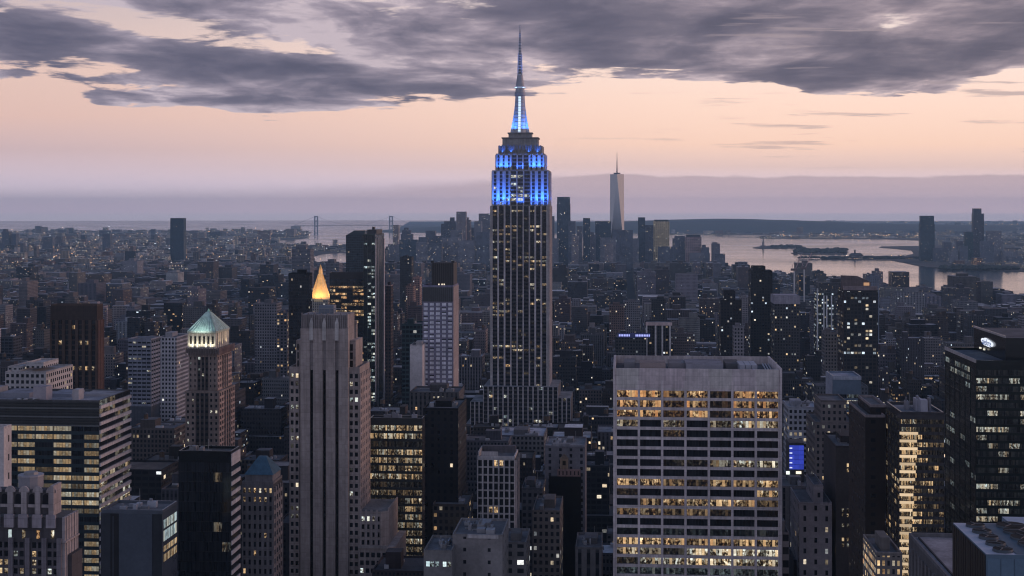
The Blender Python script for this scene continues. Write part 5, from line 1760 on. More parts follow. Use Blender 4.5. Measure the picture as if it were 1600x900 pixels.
def mid_right():
    rng = random.Random(17)
    tower('black_tower', 'tall black apartment tower with scattered lit windows right of the spire tower', 'skyscraper', 1173, 1207, 424, 1750, 35, tint=(.016, .018, .02), lit=.05, pitch=3.4, fh=3.5, wf=.6, hf=.55, ybot=558, tiers=((1176, 1196, 417, 5),),
          short='the tall black apartment tower', warm=.3)
    tower('black_tower', 'shorter stepped black apartment tower with a narrow top', 'skyscraper', 1126, 1159, 470, 1600, 30, tint=(.02, .02, .023), lit=.05, pitch=3.4, fh=3.4, ybot=558, tiers=((1131, 1149, 456, 5),), warm=.3,
          short='the shorter stepped black tower')
    tower('grey_tower', 'slim grey stone tower between the two black apartment towers', 'tower', 1147, 1163, 512, 1400, 20, tint=(.24, .23, .25), lit=.03, ybot=558)
    tower('grey_tower', 'small pale tower behind the two black apartment towers', 'tower', 1157, 1170, 466, 2400, 25, tint=(.24, .22, .23), lit=.03, ybot=520)
    root, fr, W, dep, H = tower('pale_band_tower', 'dark tower with a plain pale band round its top', 'tower', 1210, 1250, 463, 1650, 40, tint=(.06, .06, .065), lit=.08, pitch=3.2, wf=.55, ybot=600, bulk=False, warm=.5, short='the pale banded tower')
    mb = MB()
    mb.box(-.3, W + .3, -.4, dep, fr.lz(475), H + .8, 0, tint=(.36, .34, .39))
    mb.build('pale_band', M_STONE, root)
    # ribbed white tower
    root, fr, W, dep, H = tower('white_ribbed_tower', 'narrow dark glass tower with bright white vertical ribs', 'tower', 1276, 1303, 458, 1750, 26, tint=(.05, .06, .06), lit=.25, pitch=3, warm=.15, wf=.7, hf=.55, ybot=560, bulk=False, short='the white ribbed tower')
    mb = MB()
    for p in (1277, 1287, 1291.5, 1299):
        x = fr.lx(p)
        mb.box(x - .7, x + .9, -1.2, 0, 2, H - (3 if p > 1280 else -6), 0, tint=(.72, .73, .74))
    mb.build('white_rib', M_STONE, root)
    tower('brown_box', 'grey brown box building in front of the white ribbed tower', 'building', 1289, 1309, 520, 1450, 25, tint=(.2, .185, .185), lit=.02, ybot=570)
    # apartment tower full of lit windows, slanted crown wall
    root, fr, W, dep, H = tower('slanted_tower', 'tall apartment tower with slanted crown and many lit windows', 'skyscraper', 1317, 1372, 455, 1380, 34, tint=(.028, .027, .028), lit=.2, pitch=3.6, fh=3.6, wf=.72, hf=.6, vert=.8, warm=.35, ybot=600, bulk=False,
                                short='the slanted crown tower')
    mb = MB()
    mb.box(0, 1.2, 0, dep, 2, H + .5, 0, tint=(.17, .14, .14))
    zc = fr.lz(447)
    mb.box(.5, W - .5, .8, 2.0, H, zc, 0, tint=(.27, .22, .23))
    mb.build('crown_wall', M_STONE, root)
    mb = MB()
    z1, z2 = fr.lz(431), fr.lz(441)
    V = [(0, 6), (W * .82, 6), (W * .82, 14), (0, 14)]
    mb.face([(0, 6, H), (W * .82, 6, H), (W * .82, 6, z2), (W * .45, 6, z1 - .5), (0, 6, z1)], None, 0, tint=(.15, .12, .12))
    mb.face([(W * .82, 14, H), (0, 14, H), (0, 14, z1), (W * .45, 14, z1 - .5), (W * .82, 14, z2)], None, 0, tint=(.15, .12, .12))
    mb.face([(0, 14, H), (0, 6, H), (0, 6, z1), (0, 14, z1)], None, 0, tint=(.15, .12, .12))
    mb.face([(0, 6, z1), (W * .45, 6, z1 - .5), (W * .45, 14, z1 - .5), (0, 14, z1)], None, 0, tint=(.15, .13, .13))
    mb.face([(W * .45, 6, z1 - .5), (W * .82, 6, z2), (W * .82, 14, z2), (W * .45, 14, z1 - .5)], None, 0, tint=(.15, .13, .13))
    mb.face([(W * .82, 6, H), (W * .82, 14, H), (W * .82, 14, z2), (W * .82, 6, z2)], None, 0, tint=(.2, .15, .14))
    mb.build('slanted_crown', M_STONE, root)
    emit_box('crown_lamp', root, W * .62, W * .78, 5.6, 5.9, z2 - 3.5, z2 - .5, (1.0, .55, .3), .5)
    tower('blue_box_tower', 'plain pale blue tower peeping over the slanted crown tower', 'tower', 1359.5, 1373.5, 433, 1900, 24, tint=(.2, .23, .29), lit=.0, wf=.2, ybot=455)
    # blue sign on a dark building, pale columns beside it
    root, fr, W, dep, H = tower('dark_sign_building', 'dark building with a long blue lit rooftop sign', 'building', 962, 1010, 528, 1500, 40, tint=(.055, .06, .065), lit=.05, ybot=562, bulk=False, short='the blue sign building', warm=.3)
    mb = MB()
    mb.box(fr.lx(965), fr.lx(1016), -1, -.6, H + .4, H + 5.6, 0, tint=(.02, .03, .14), par=(.35, 0, 0, 0))
    gx = fr.lx(967)
    for wd, n in ((fr.lx(967), 7), (fr.lx(993), 9)):
        for k in range(n):
            x = wd + k * 1.75
            mb.box(x, x + 1.2, -1.2, -1.0, H + 1.8, H + 4.0, 0, tint=(.42, .46, 1.0), par=(1.2, 0, 0, 0))
    mb.build('blue_sign', M_EMIT, root)
    root, fr, W, dep, H = tower('pale_column_block', 'dark block framed by columns tinted pale as if floodlit and a pink cornice', 'building', 1010, 1049, 505, 1560, 30, tint=(.05, .048, .05), lit=.04, ybot=556, bulk=False, short='the pale columned block', wf=.7, vert=1)
    mb = MB()
    for p in (1010.5, 1024.5, 1035, 1047):
        x = fr.lx(p)
        mb.box(x - 1, x + .8, -1.2, 0, 2, H, 0, tint=(.72, .69, .68))  # pale tint stands in for floodlight on the columns
    mb.box(-.8, W + .8, -1.5, 0, H - 2.4, H + 1.2, 0, tint=(.72, .56, .54))
    mb.build('pale_column', M_STONE, root)
    tower('dark_box', 'dark square topped block behind the pale columned block', 'building', 1018, 1040, 468, 2300, 30, tint=(.04, .042, .045), lit=.04, ybot=500)
    tower('brick_tower', 'brown brick tower with orange lit base behind the blue sign building', 'tower', 952, 976, 478, 2100, 30, tint=(.17, .12, .11), lit=.05, ybot=520)
    root, fr, W, dep, H = tower('brick_tower', 'grey apartment tower behind the blue sign building', 'tower', 976, 1000, 472, 2200, 30, tint=(.19, .185, .2), lit=.02, ybot=520)
    tower('stone_hotel', 'old brown hotel with lit upper row right of the tall spire tower', 'building', 905, 940, 610, 1500, 40, tint=(.14, .12, .12), lit=.06, ybot=660)
    for k, (px, yt, yb) in enumerate(((1241, 423, 447), (1256.5, 421, 445))):
        fr = Fr(px, 3700)
        root = empty('tower_crane', (fr.ox, fr.oy, 2), 0, ('left' if k == 0 else 'right') + ' one of two white masted luffing cranes before the harbour', 'crane', 'luffing cranes on the far shore')
        z = fr.lz(yt) - 2
        m_ = MB()
        m_.box(-1.6, 1.6, -1.6, 1.6, 0, z, 0, tint=(.62, .58, .56))
        m_.build('mast', M_METAL, root)
        m_ = MB()
        m_.box(-9, 6, -2.5, 2.5, z, z + 6, 0, tint=(.12, .08, .08))
        m_.build('machine_house', M_METAL, root)
        m_ = MB()
        m_.bar((3, 0, z + 4), (20, 0, z + 44), .9, tint=(.45, .3, .3))
        m_.bar((-6, 0, z + 6), (-4, 0, z + 17), .6, tint=(.4, .28, .28))
        m_.bar((-4, 0, z + 17), (20, 0, z + 44), .25, tint=(.3, .25, .25))
        m_.build('jib', M_METAL, root)


def far_skyline():
    """(x0, x1, top row, distance, tint, lit, stepped tops) and a label for each"""
    B, G, T, K = (.10, .115, .145), (.16, .165, .19), (.05, .075, .10), (.20, .18, .19)
    rows = [
        (614, 622.5, 352, 6600, K, .12, (), 'pinkish far tower with lit top beside the distant bridge tower'),
        (626, 644, 366, 6300, B, .03, ((628, 641, 360, 6), (631, 638, 356, 12)), 'dark stepped far tower with a domed top'),
        (665, 680, 361, 6500, B, .03, (), 'dark square far tower left of the downtown cluster'),
        (680, 690, 369, 6500, B, .03, (), 'short dark far block beside the square far tower'),
        (689, 712, 350, 6300, B, .03, ((694, 712, 346, 8), (703, 710, 340, 15)), 'broad dark far tower with small bright dome'),
        (713, 728, 331, 6200, K, .02, (), 'tallest far tower of the left downtown cluster with flat top'),
        (726, 735, 344, 6250, K, .03, ((727, 732, 340, 8),), 'narrow far tower against the tallest left one'),
        (741, 752, 346, 6100, G, .04, (), 'grey far tower with pale edge left of the spire tower'),
        (748, 766, 334, 6300, G, .03, (), 'flat far tower half hidden by the spire tower'),
        (743, 765, 363, 5600, B, .02, (), 'broad blue far block close to the left side of the spire tower'),
        (606, 625, 382, 5900, G, .05, (), 'low grey far block with rows of windows near the thin black tower'),
        (624, 652, 375, 5800, T, .03, (), 'wide low teal far block under the domed far tower'),
        (650, 668, 379, 5700, G, .05, (), 'low far block with an orange lit roof edge'),
        (668, 690, 381, 5700, B, .05, (), 'low far block with two white lit turrets'),
        (690, 716, 372, 5750, G, .04, (), 'mid grey far slab below the bright dome'),
        (716, 742, 376, 5600, G, .04, (), 'mid grey far slab below the tallest left far tower'),
        (860, 866, 338, 6400, B, .03, (), 'thin far tower touching the right side of the spire tower'),
        (870, 891, 319, 6100, T, .03, ((870.5, 890.5, 308, 3),), 'tall dark far tower with rounded top and pale band'),
        (888, 899, 346, 6000, B, .03, (), 'shorter far tower attached to the pale banded far tower'),
        (901, 910, 354, 6200, G, .03, (), 'low narrow grey far tower'),
        (911, 922, 341, 6200, T, .03, (), 'narrow rounded dark far tower'),
        (930, 955, 346, 6300, T, .04, (), 'square far office with brownish mirrored front'),
        (957, 989, 360, 6000, B, .03, (), 'wide hazy far block under the faceted tower'),
        (938, 962, 372, 5800, G, .03, (), 'grey far block in front of the square mirrored office'),
        (997, 1008, 340, 6300, T, .02, (), 'slim dark far tower right of the faceted tower'),
        (1006, 1021, 352, 6350, B, .03, (), 'sloping shouldered far tower beside the gold faced one'),
        (1051, 1073, 373, 6200, B, .03, ((1054, 1070, 369, 10),), 'broad stepped far block left of the pink faced one'),
        (1096, 1108, 387, 6100, B, .03, ((1097, 1103, 383, 8),), 'small dark far block next to the pink faced one'),
        (1112, 1125, 381, 6300, G, .03, ((1113, 1121, 379, 8),), 'pale topped far tower by the water'),
        (1117, 1133, 397, 6000, B, .03, (), 'last low far block before open water'),
        (1155, 1168, 410, 4600, B, .03, (), 'dark box building on the near harbour shore'),
        (266, 287, 341, 7200, (.03, .06, .085), .01, (), 'lone dark blue tower standing over the hazy left suburbs'),
        (118, 142, 389, 7600, G, .2, (), 'pale lit far block in the left suburbs'),
        (160, 172, 366, 9000, B, .03, (), 'dark blue far tower with an orange lamp in the left suburbs'),
        (66, 82, 371, 8800, B, .04, (), 'dim far tower with a lit roof edge in the left suburbs'),
        (3, 14, 362, 9000, B, .03, ((5, 10, 358, 8),), 'stepped far tower at the left edge of the skyline'),
        (18, 25, 366, 9000, B, .03, (), 'small far tower beside the stepped one at the left edge'),
        (1438, 1460.5, 350, 7200, (.03, .055, .07), .02, ((1438.7, 1459.5, 337.5, 3),), 'tall dark tapering tower across the water'),
        (1475, 1487, 379, 7300, B, .03, (), 'low far block right of the tall tapering waterfront tower'),
        (1494, 1505, 377, 7400, G, .03, (), 'low grey far block on the opposite shore'),
        (1508.5, 1521, 363, 7300, (.03, .06, .065), .02, (), 'teal slab tower on the opposite shore'),
        (1521, 1537.5, 334, 7300, (.05, .055, .07), .02, ((1521.5, 1533.5, 326, 2),), 'tallest slim tower on the opposite shore'),
        (1534, 1553, 377, 7000, B, .03, (), 'broad far block at the foot of the tallest slim tower'),
        (1541, 1567, 377, 7100, G, .05, ((1543, 1565, 361, 6),), 'far office with a trapezoid dark roof'),
        (860, 872, 373, 6000, G, .03, (), 'low grey far block close to the right side of the spire tower'),
        (893, 903, 369, 5900, K, .04, (), 'pinkish grey far block below the narrow low far tower'),
        (919, 931, 367, 6300, G, .03, ((921, 928, 363, 8),), 'stepped grey far tower left of the mirrored square office'),
        (945, 958, 381, 5700, K, .06, (), 'low lit far block in front of the faceted tower'),
        (985, 998, 373, 6250, G, .03, (), 'plain grey far tower between the faceted tower and the slim dark one'),
        (1003, 1013, 363, 6400, B, .03, (), 'blue far tower squeezed beside the slim dark far tower'),
        (1028, 1052, 386, 5900, B, .04, (), 'low blue far block under the gold faced far tower'),
        (1078, 1100, 396, 5800, G, .05, (), 'low grey far block under the pink faced far block'),
        (704, 722, 360, 6000, G, .04, (), 'grey far tower overlapping the tallest left downtown tower'),
        (734, 744, 356, 6300, B, .03, (), 'blue far tower right of the tallest left downtown tower'),
        (654, 667, 371, 6300, B, .03, (), 'small dark far tower over the strip of water'),
        (1500, 1512, 385, 7000, B, .05, (), 'low blue far block before the teal slab tower'),
        (1553, 1564, 370, 7400, B, .04, (), 'dark far tower behind the trapezoid roofed office'),
        (1576, 1598, 401, 6900, B, .06, (), 'long low far block by the water at the right end'),
        (1485, 1497, 392, 7000, G, .05, (), 'small grey far block on the shore between two taller ones'),
        (1460, 1478, 388, 7100, B, .03, (), 'low wide block beside the tapering waterfront tower'),
        (1567, 1590, 392, 7000, G, .06, (), 'low pale far block at the right end of the opposite shore'),
    ]
    for x0, x1, yt, D, tint, lit, tiers, lab in rows:
        near = 'water' in lab or 'shore' in lab
        kq = 1.5 if x0 > 500 else 1.0
        tower('far_tower', lab, 'distant tower', x0, x1, yt, D, 40, tint=[c_ * kq for c_ in tint], lit=lit, pitch=4.5, fh=4.5, wf=.6, hf=.5, ybot=(415 if x0 > 500 else 430), tiers=tiers, bulk=False)
    # faceted tower with mast
    fr = Fr(952.5, 6500)
    W = fr.lx(975.5)
    root = hero('faceted_tower', 'tallest far tower with slanting glass facets and a mast', 'distant skyscraper', fr, W, W, 952, 976, 238, 372, 'the far faceted tower')
    z0, z1 = fr.lz(395), fr.lz(272)
    mb = MB()
    c, r = W / 2, W / 2
    B_ = [(0, 0), (W, 0), (W, W), (0, W)]
    T_ = [(c, 0), (W, c), (c, W), (0, c)]
    k = .94
    T_ = [(c + (x - c) * k, c + (y - c) * k) for x, y in T_]
    tt = ((.05, .075, .10), (.10, .12, .15))
    P3 = lambda p, z: (p[0], p[1], z)
    mb.box(0, W, 0, W, 2, z0, 0, 0, tint=(.10, .12, .15))
    for i in range(4):
        j = (i + 1) % 4
        mb.face([P3(B_[i], z0), P3(B_[j], z0), P3(T_[i], z1)], None, 0, tint=(.05, .075, .10))
        mb.face([P3(B_[j], z0), P3(T_[j], z1), P3(T_[i], z1)], None, 0, tint=(.05, .075, .10))
    mb.face([P3(p, z1) for p in T_], None, 0, tint=(.08, .1, .12))
    fm_, fg_ = mat_new('mirror_facets')
    finish(fg_, (.27, .285, .31), .10, metal=1.0)
    mb.build('glass_facets', fm_, root)
    m_ = MB()
    m_.disc(c, c, 16, 16, z1, z1 + 7, 16, 0, tint=(.2, .2, .22))
    m_.build('roof_ring', M_METAL, root)
    m_ = MB()
    zs = fr.lz(238)
    m_.disc(c, c, 3.2, .8, z1 + 7, zs, 8, 0, tint=(.2, .15, .15))
    m_.build('mast', M_METAL, root)
    # two towers with the afterglow painted into their wall tint
    for (x0, xs, x1, yt, D, tin, lab) in ((1012, 1021, 1046, 346, 6350, (.62, .50, .30), 'far tower whose broad side is tinted pale gold as afterglow'),
                                          (1051, 1071, 1096, 370, 6150, (.36, .27, .27), 'far block with a stepped front tinted dull pink as afterglow')):
        fr = Fr(xs, D)
        W = fr.lx(x1)
        root = hero('far_tower', lab, 'distant tower', fr, W, 50, xs, x1, yt, 415, None)
        mb = MB()
        H = fr.lz(yt)
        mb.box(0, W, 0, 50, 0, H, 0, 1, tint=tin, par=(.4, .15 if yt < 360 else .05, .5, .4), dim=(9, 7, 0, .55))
        mb.box(W * .06, W * .94, 4, 46, H, H + 8, 2, 1, tint=(.06, .08, .10))
        mb.build('wall', [M_FAC, M_ROOF, M_STONE], root)
    # suspension bridge on the horizon
    D = 18500
    root = empty('suspension_bridge', ((552 - CX) * D / F, D, 0), 0, 'faint far suspension bridge with two tall towers on the horizon', 'bridge')
    xs = [(p - 552) * D / F for p in (494, 611)]
    H = CAMZ - (337.5 - HY) * D / F
    for x in xs:
        m_ = MB()
        for s in (-18, 18):
            m_.box(x + s - 9, x + s + 9, -9, 9, 0, H, 0, tint=(.30, .31, .34))
        for zz in (.28, .62, .93):
            m_.box(x - 9, x + 9, -8, 8, H * zz, H * zz + 14, 0, tint=(.30, .31, .34))
        m_.build('bridge_tower', M_METAL, root)
    L = (xs[1] - xs[0]) / 2
    m_ = MB()
    m_.box(xs[0] - L * .6, xs[1] + L * .6, -8, 8, 66, 72, 0, tint=(.30, .31, .34))
    m_.build('deck', M_METAL, root)
    m_ = MB()
    pts = [((xs[0] + xs[1]) / 2 + L * t, 80 + (H - 80) * t * t) for t in np.linspace(-1, 1, 13)]
    pts = [(xs[0] - L * .6, 72)] + pts + [(xs[1] + L * .6, 72)]
    for p, q in zip(pts, pts[1:]):
        m_.bar((p[0], 0, p[1]), (q[0], 0, q[1]), 1.2, tint=(.30, .31, .34))
    m_.build('cable', M_METAL, root)
    # statue on its island
    x, y = gp(1192.5, 386)
    root = empty('statue', (x, y, 3), 0, 'tiny far statue on a pedestal on the small harbour island', 'statue')
    m_ = MB()
    m_.disc(0, 0, 22, 20, 0, 9, 8, 0, tint=(.2, .19, .19))
    m_.disc(0, 0, 9, 7, 9, 34, 4, 0, tint=(.22, .2, .2))
    m_.build('pedestal', M_STONE, root)
    m_ = MB()
    for (z0, z1, r0, r1) in ((34, 52, 5.2, 4.0), (52, 62, 4.0, 3.2), (62, 66, 1.6, 2.0), (66, 69, 2.2, 1.2)):
        m_.disc(0, 0, r0, r1, z0, z1, 10, 0, tint=(.10, .14, .13))
    m_.bar((-2.4, 0, 60), (-5.5, 0, 77), 1.0, tint=(.10, .14, .13))
    m_.disc(-5.6, 0, .8, 1.4, 77, 80, 8, 0, tint=(.2, .2, .12))
    m_.build('figure', M_COPPER, root)
    # ferry terminal house on the pier
    x, y = gp(1340, 403.5)
    root = empty('terminal_house', (x, y, 2.5), 0, 'small far terminal house with steep roof on the long pier', 'building')
    m_ = MB()
    m_.box(-40, 30, 0, 30, 0, 15, 0, tint=(.12, .11, .12))
    m_.build('wall', M_STONE, root)
    m_ = MB()
    m_.prism([(-42, -2), (32, -2), (32, 32), (-42, 32)], 15, 26, 0, 0, tint=(.08, .09, .1), poly2=[(-30, 14), (20, 14), (20, 16), (-30, 16)])
    m_.build('roof', M_STONE, root)
    m_ = MB()
    m_.box(-16, -8, 10, 18, 20, 44, 0, tint=(.12, .11, .12))
    m_.build('clock_turret', M_STONE, root)
    # wooded islands: lumpy tree cover
    rng = random.Random(2)
    m_ = MB()
    for (a, b, y0, y1, n, h) in ((1206, 1252, 385.2, 387.6, 60, 13), (1243, 1322, 391.5, 396.5, 190, 17), (1250, 1440, 404, 405, 120, 11), (1470, 1590, 419, 423, 120, 14)):
        for _ in range(n):
            px = rng.uniform(a, b)
            x, y = gp(px, rng.uniform(y0, y1))
            r = rng.uniform(9, 22)
            hh = h * rng.uniform(.6, 1.2)
            v = rng.uniform(.6, 1.3)
            tn = (.035 * v, .05 * v, .04 * v)
            m_.disc(x, y, r * .7, r, 3, 3 + hh * .5, 7, 0, tint=tn)
            m_.disc(x, y, r, r * .35, 3 + hh * .5, 3 + hh, 7, 0, tint=tn)
    tag(m_.build('island_trees', M_STONE), 'dark tree cover on the harbour islands and far piers', 'woods', kind='stuff')


middle_towers()
white_grid_tower()
right_side()
mid_right()
far_skyline()

# ------------------------------------------------------------------ the city between the landmarks


def ranges_hidden(px0, px1, D, ytop):
    """lowest allowed roof (photo row) so that no landmark behind loses what the photograph shows of it"""
    need = ytop
    for h in HEROES:
        if h['D'] > D + 2 and px1 > h['px0'] + 1 and px0 < h['px1'] - 1:
            need = max(need, h['ybot'] - 3)
    return need


PAL = [('brown brick', (.15, .11, .092)), ('red brick', (.17, .105, .085)), ('tan', (.30, .25, .19)), ('grey', (.24, .24, .25)), ('pale', (.42, .40, .39)),
       ('dark grey', (.10, .10, .11)), ('cream', (.38, .34, .28)), ('dark glass', (.035, .045, .055)), ('brown stone', (.14, .12, .105))]


def make_lots():
    rng = random.Random(77)
    lots = []
    feet = [h['foot'] for h in HEROES]
    t = 470.0
    while t < 6350:
        far = t > 2600
        lo, hi = (-480) * t / F * 1.12 - 60 - t * .42, (1.0) * t
        # visible span of this row in grid coordinates
        smin = -(CX + 60) / F * t * 1.02 - t * .0799 - 60
        smax = (CX + 60) / F * t * 1.02 - t * .0799 + 60
        ave = 262.0
        k0 = int(math.floor(smin / ave))
        for k in range(k0, int(math.ceil(smax / ave)) + 1):
            b0, b1 = k * ave + 14 + 22, (k + 1) * ave - 14 + 22
            for row in ((0, 31), (31, 62)) if not far else ((0, 62),):
                s = b0
                while s < b1 - 8:
                    w = rng.uniform(14, 42) if not far else rng.uniform(18, 60)
                    if t < 1500:
                        w = rng.uniform(18, 48)
                    e = min(s + w, b1)
                    if b1 - e < 9:
                        e = b1
                    lots.append((s, e, t + row[0], t + row[1] - (0 if row[1] == 62 or rng.random() < .6 else rng.uniform(1, 8))))
                    s = e
        t += 80
    out = []
    for (s0, s1, t0, t1) in lots:
        if any(s1 > f_[0] - 2 and s0 < f_[1] + 2 and t1 > f_[2] - 2 and t0 < f_[3] + 2 for f_ in feet):
            continue
        cs = [(s * CG + t_ * SG, -s * SG + t_ * CG) for s in (s0, s1) for t_ in (t0, t1)]
        if min(c[1] for c in cs) < 430:
            continue
        pxs = [CX + c[0] / c[1] * F for c in cs]
        if max(pxs) < -40 or min(pxs) > 1640:
            continue
        D = min(c[1] for c in cs)
        # keep off the water
        yb = HY + CAMZ * F / max(c[1] for c in cs)
        pm = sum(pxs) / 4
        shore = np.interp(pm, [480, 500, 560, 610, 700, 900, 1010, 1100, 1150, 1250, 1330, 1400, 1500, 1600, 1650],
                          [408, 416, 422, 413, 410, 408, 409, 413, 424, 439, 448, 455, 464, 473, 479])
        if pm > 480 and yb < shore + 1:
            continue
        z = rng.random()
        if t0 < 1000:
            H = rng.uniform(50, 105)
        elif t0 < 1700:
            H = rng.choice((rng.uniform(25, 60), rng.uniform(40, 85), rng.uniform(60, 110)))
        elif t0 < 2700:
            H = rng.uniform(16, 50) if z < .76 else rng.uniform(50, 100)
        elif t0 < 5000:
            H = rng.uniform(12, 30) if z < .80 else (rng.uniform(30, 55) if z < .95 else rng.uniform(55, 95))
        else:
            H = rng.uniform(15, 40) if z < .75 else rng.uniform(40, 95)
            if pm < 560 or pm > 1125:
                H = min(H, rng.uniform(15, 34))
        ytop = HY + (CAMZ - H) * F / D
        need = ranges_hidden(min(pxs), max(pxs), D, ytop)
        if need > ytop:
            H = CAMZ - (need - HY) * D / F
            if H < 7:
                continue
            ytop = need
        lots.append
        out.append(dict(s=(s0, s1), t=(t0, t1), H=H, D=D, px=(min(pxs), max(pxs)), ytop=ytop, ybase=HY + CAMZ * F / D,
                        yback=HY + (CAMZ - H) * F / max(c[1] for c in cs)))
    return out


def rank_visible(lots):
    """roughly how many picture cells each block shows, near things painted first"""
    grid = np.zeros((450, 800), bool)
    items = [(l['D'], 1, i) for i, l in enumerate(lots)] + [(h['D'], 0, i) for i, h in enumerate(HEROES)]
    for D, k, i in sorted(items):
        if k:
            l = lots[i]
            x0, x1, y0, y1 = l['px'][0], l['px'][1], l['yback'], l['ybase']
        else:
            h = HEROES[i]
            x0, x1, y0, y1 = h['px0'], h['px1'], h['ytop'], HY + CAMZ * F / h['D']
        a, b, c, d = max(int(x0 / 2), 0), min(int(x1 / 2) + 1, 800), max(int(y0 / 2), 0), min(int(y1 / 2) + 1, 450)
        if a >= b or c >= d:
            if k:
                lots[i]['vis'] = 0
            continue
        sub = grid[c:d, a:b]
        if k:
            n = (~sub).sum()
            lots[i]['vis'] = int(n)
            if n:
                rr = np.where((~sub).any(1))[0]
                lots[i]['ymid'] = 2 * (c + rr.mean())
        sub[:] = True
    return lots


def block_style(rng, t0):
    z = rng.random()
    if t0 < 1700:
        name, c = rng.choice([PAL[0], PAL[2], PAL[3], PAL[5], PAL[7], PAL[8], PAL[5], PAL[8]])
    else:
        name, c = rng.choice(PAL)
    k = rng.uniform(.3, .85) * (1.8 if rng.random() < .18 else 1)
    k *= .5 if t0 < 1500 else .8  # nearer walls darkened in colour to stand for deeper shadow
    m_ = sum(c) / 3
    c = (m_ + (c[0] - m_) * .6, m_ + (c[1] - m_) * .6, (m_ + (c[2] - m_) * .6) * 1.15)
    tint = tuple(min(v * k * rng.uniform(.94, 1.06), .6) for v in c)
    glass = name == 'dark glass'
    lit = rng.choice((.01, .02, .04, .06, .10)) if t0 > 1700 else rng.choice((.01, .03, .05, .08, .16))
    return dict(tone=name, tint=tint, lit=lit, par=(rng.random(), lit, .8 if glass else rng.uniform(.38, .6), .6 if glass else rng.uniform(.42, .6)),
                dim=(rng.uniform(1.8, 3.2) if not glass else rng.uniform(3, 5), rng.uniform(3.2, 3.9), rng.choice((0, 0, 0, .6, 1)), rng.uniform(.2, .9)))


def block_parts(l, rng):
    """the meshes of one block: {part name: [MB, ...]}, in grid coordinates relative to the block's corner"""
    st = block_style(rng, l['t'][0])
    W, Dp, H = l['s'][1] - l['s'][0], l['t'][1] - l['t'][0], l['H']
    rk = rng.uniform(.6, 1.2)
    roof = tuple(c * rk for c in rng.choice(((.08, .08, .09), (.12, .12, .13), (.18, .18, .19), (.30, .30, .32), (.48, .48, .50), (.10, .09, .085))))
    out = []
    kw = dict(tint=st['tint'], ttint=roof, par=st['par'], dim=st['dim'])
    near = l['D'] < 2300
    mb = MB()
    zt = H
    setback = near and H > 45 and rng.random() < .55 and W > 16
    if setback:
        zt = H * rng.uniform(.6, .85)
        ins = min(W, Dp) * rng.uniform(.1, .2)
        mb.box(0, W, 0, Dp, 0, zt, 0, top=1, **kw)
        mb.box(ins, W - ins, ins, Dp - ins * .5, zt, H, 0, top=1, **kw)
        x0, x1, y0, y1 = ins, W - ins, ins, Dp - ins * .5
    else:
        mb.box(0, W, 0, Dp, 0, H, 0, top=1, **kw)
        x0, x1, y0, y1 = 0, W, 0, Dp
    if near and x1 - x0 > 6:
        parapet(mb, x0, x1, y0, y1, H, rng.uniform(.7, 1.4), .45, 2, tuple(min(c * 1.2, .6) for c in st['tint']))
    out.append(('wall', mb, (M_FAC, M_ROOF, M_STONE)))
    w, d = x1 - x0, y1 - y0
    feat = 'bare flat roof'
    if w > 9 and rng.random() < .75:
        b = MB()
        bw, bd = w * rng.uniform(.2, .5), d * rng.uniform(.25, .5)
        a, c = x0 + rng.uniform(.1, .9) * (w - bw), y0 + rng.uniform(.1, .9) * (d - bd)
        bh = rng.uniform(2.8, 6) + (H > 60) * 3
        b.box(a, a + bw, c, c + bd, H, H + bh, 0, 1, tint=tuple(v * .9 for v in st['tint']), ttint=roof)
        out.append(('stair_bulkhead', b, (M_STONE, M_ROOF)))
        feat = 'boxy bulkhead'
    if near and w > 9 and st['tone'] != 'dark glass' and rng.random() < .6:
        b = MB()
        r = rng.uniform(1.6, 2.3)
        a, c = x0 + rng.uniform(.2, .8) * w, y0 + rng.uniform(.2, .5) * d
        lz = H + rng.uniform(2, 7)
        for q in range(4):
            b.bar((a + r * .7 * (-1) ** q, c + r * .7 * (-1) ** (q // 2), H), (a + r * .7 * (-1) ** q, c + r * .7 * (-1) ** (q // 2), lz), .12, 0, tint=(.06, .05, .05))
        b.disc(a, c, r, r * .94, lz, lz + 3.6, 10, 0, tint=(.12, .085, .06))
        b.disc(a, c, r * 1.06, .05, lz + 3.6, lz + 4.9, 10, 0, tint=(.09, .09, .095))
        out.append(('water_tank', b, (M_STONE,)))
        feat = 'water tank'
    if near and w > 8:
        for q in range(rng.randint(1, 5)):
            b = MB()
            a, c = x0 + rng.uniform(.1, .8) * w, y0 + rng.uniform(.08, .8) * d
            s = rng.uniform(1.2, 3.5)
            v = rng.choice((.08, .2, .4, .5))
            b.box(a, min(a + s * rng.uniform(.8, 2), x1 - .6), c, min(c + s, y1 - .6), H, H + rng.uniform(.8, 2), 0, tint=(v, v, v * 1.05))
            out.append(('roof_plant', b, (M_METAL,)))
    st['feat'] = feat
    return out, st


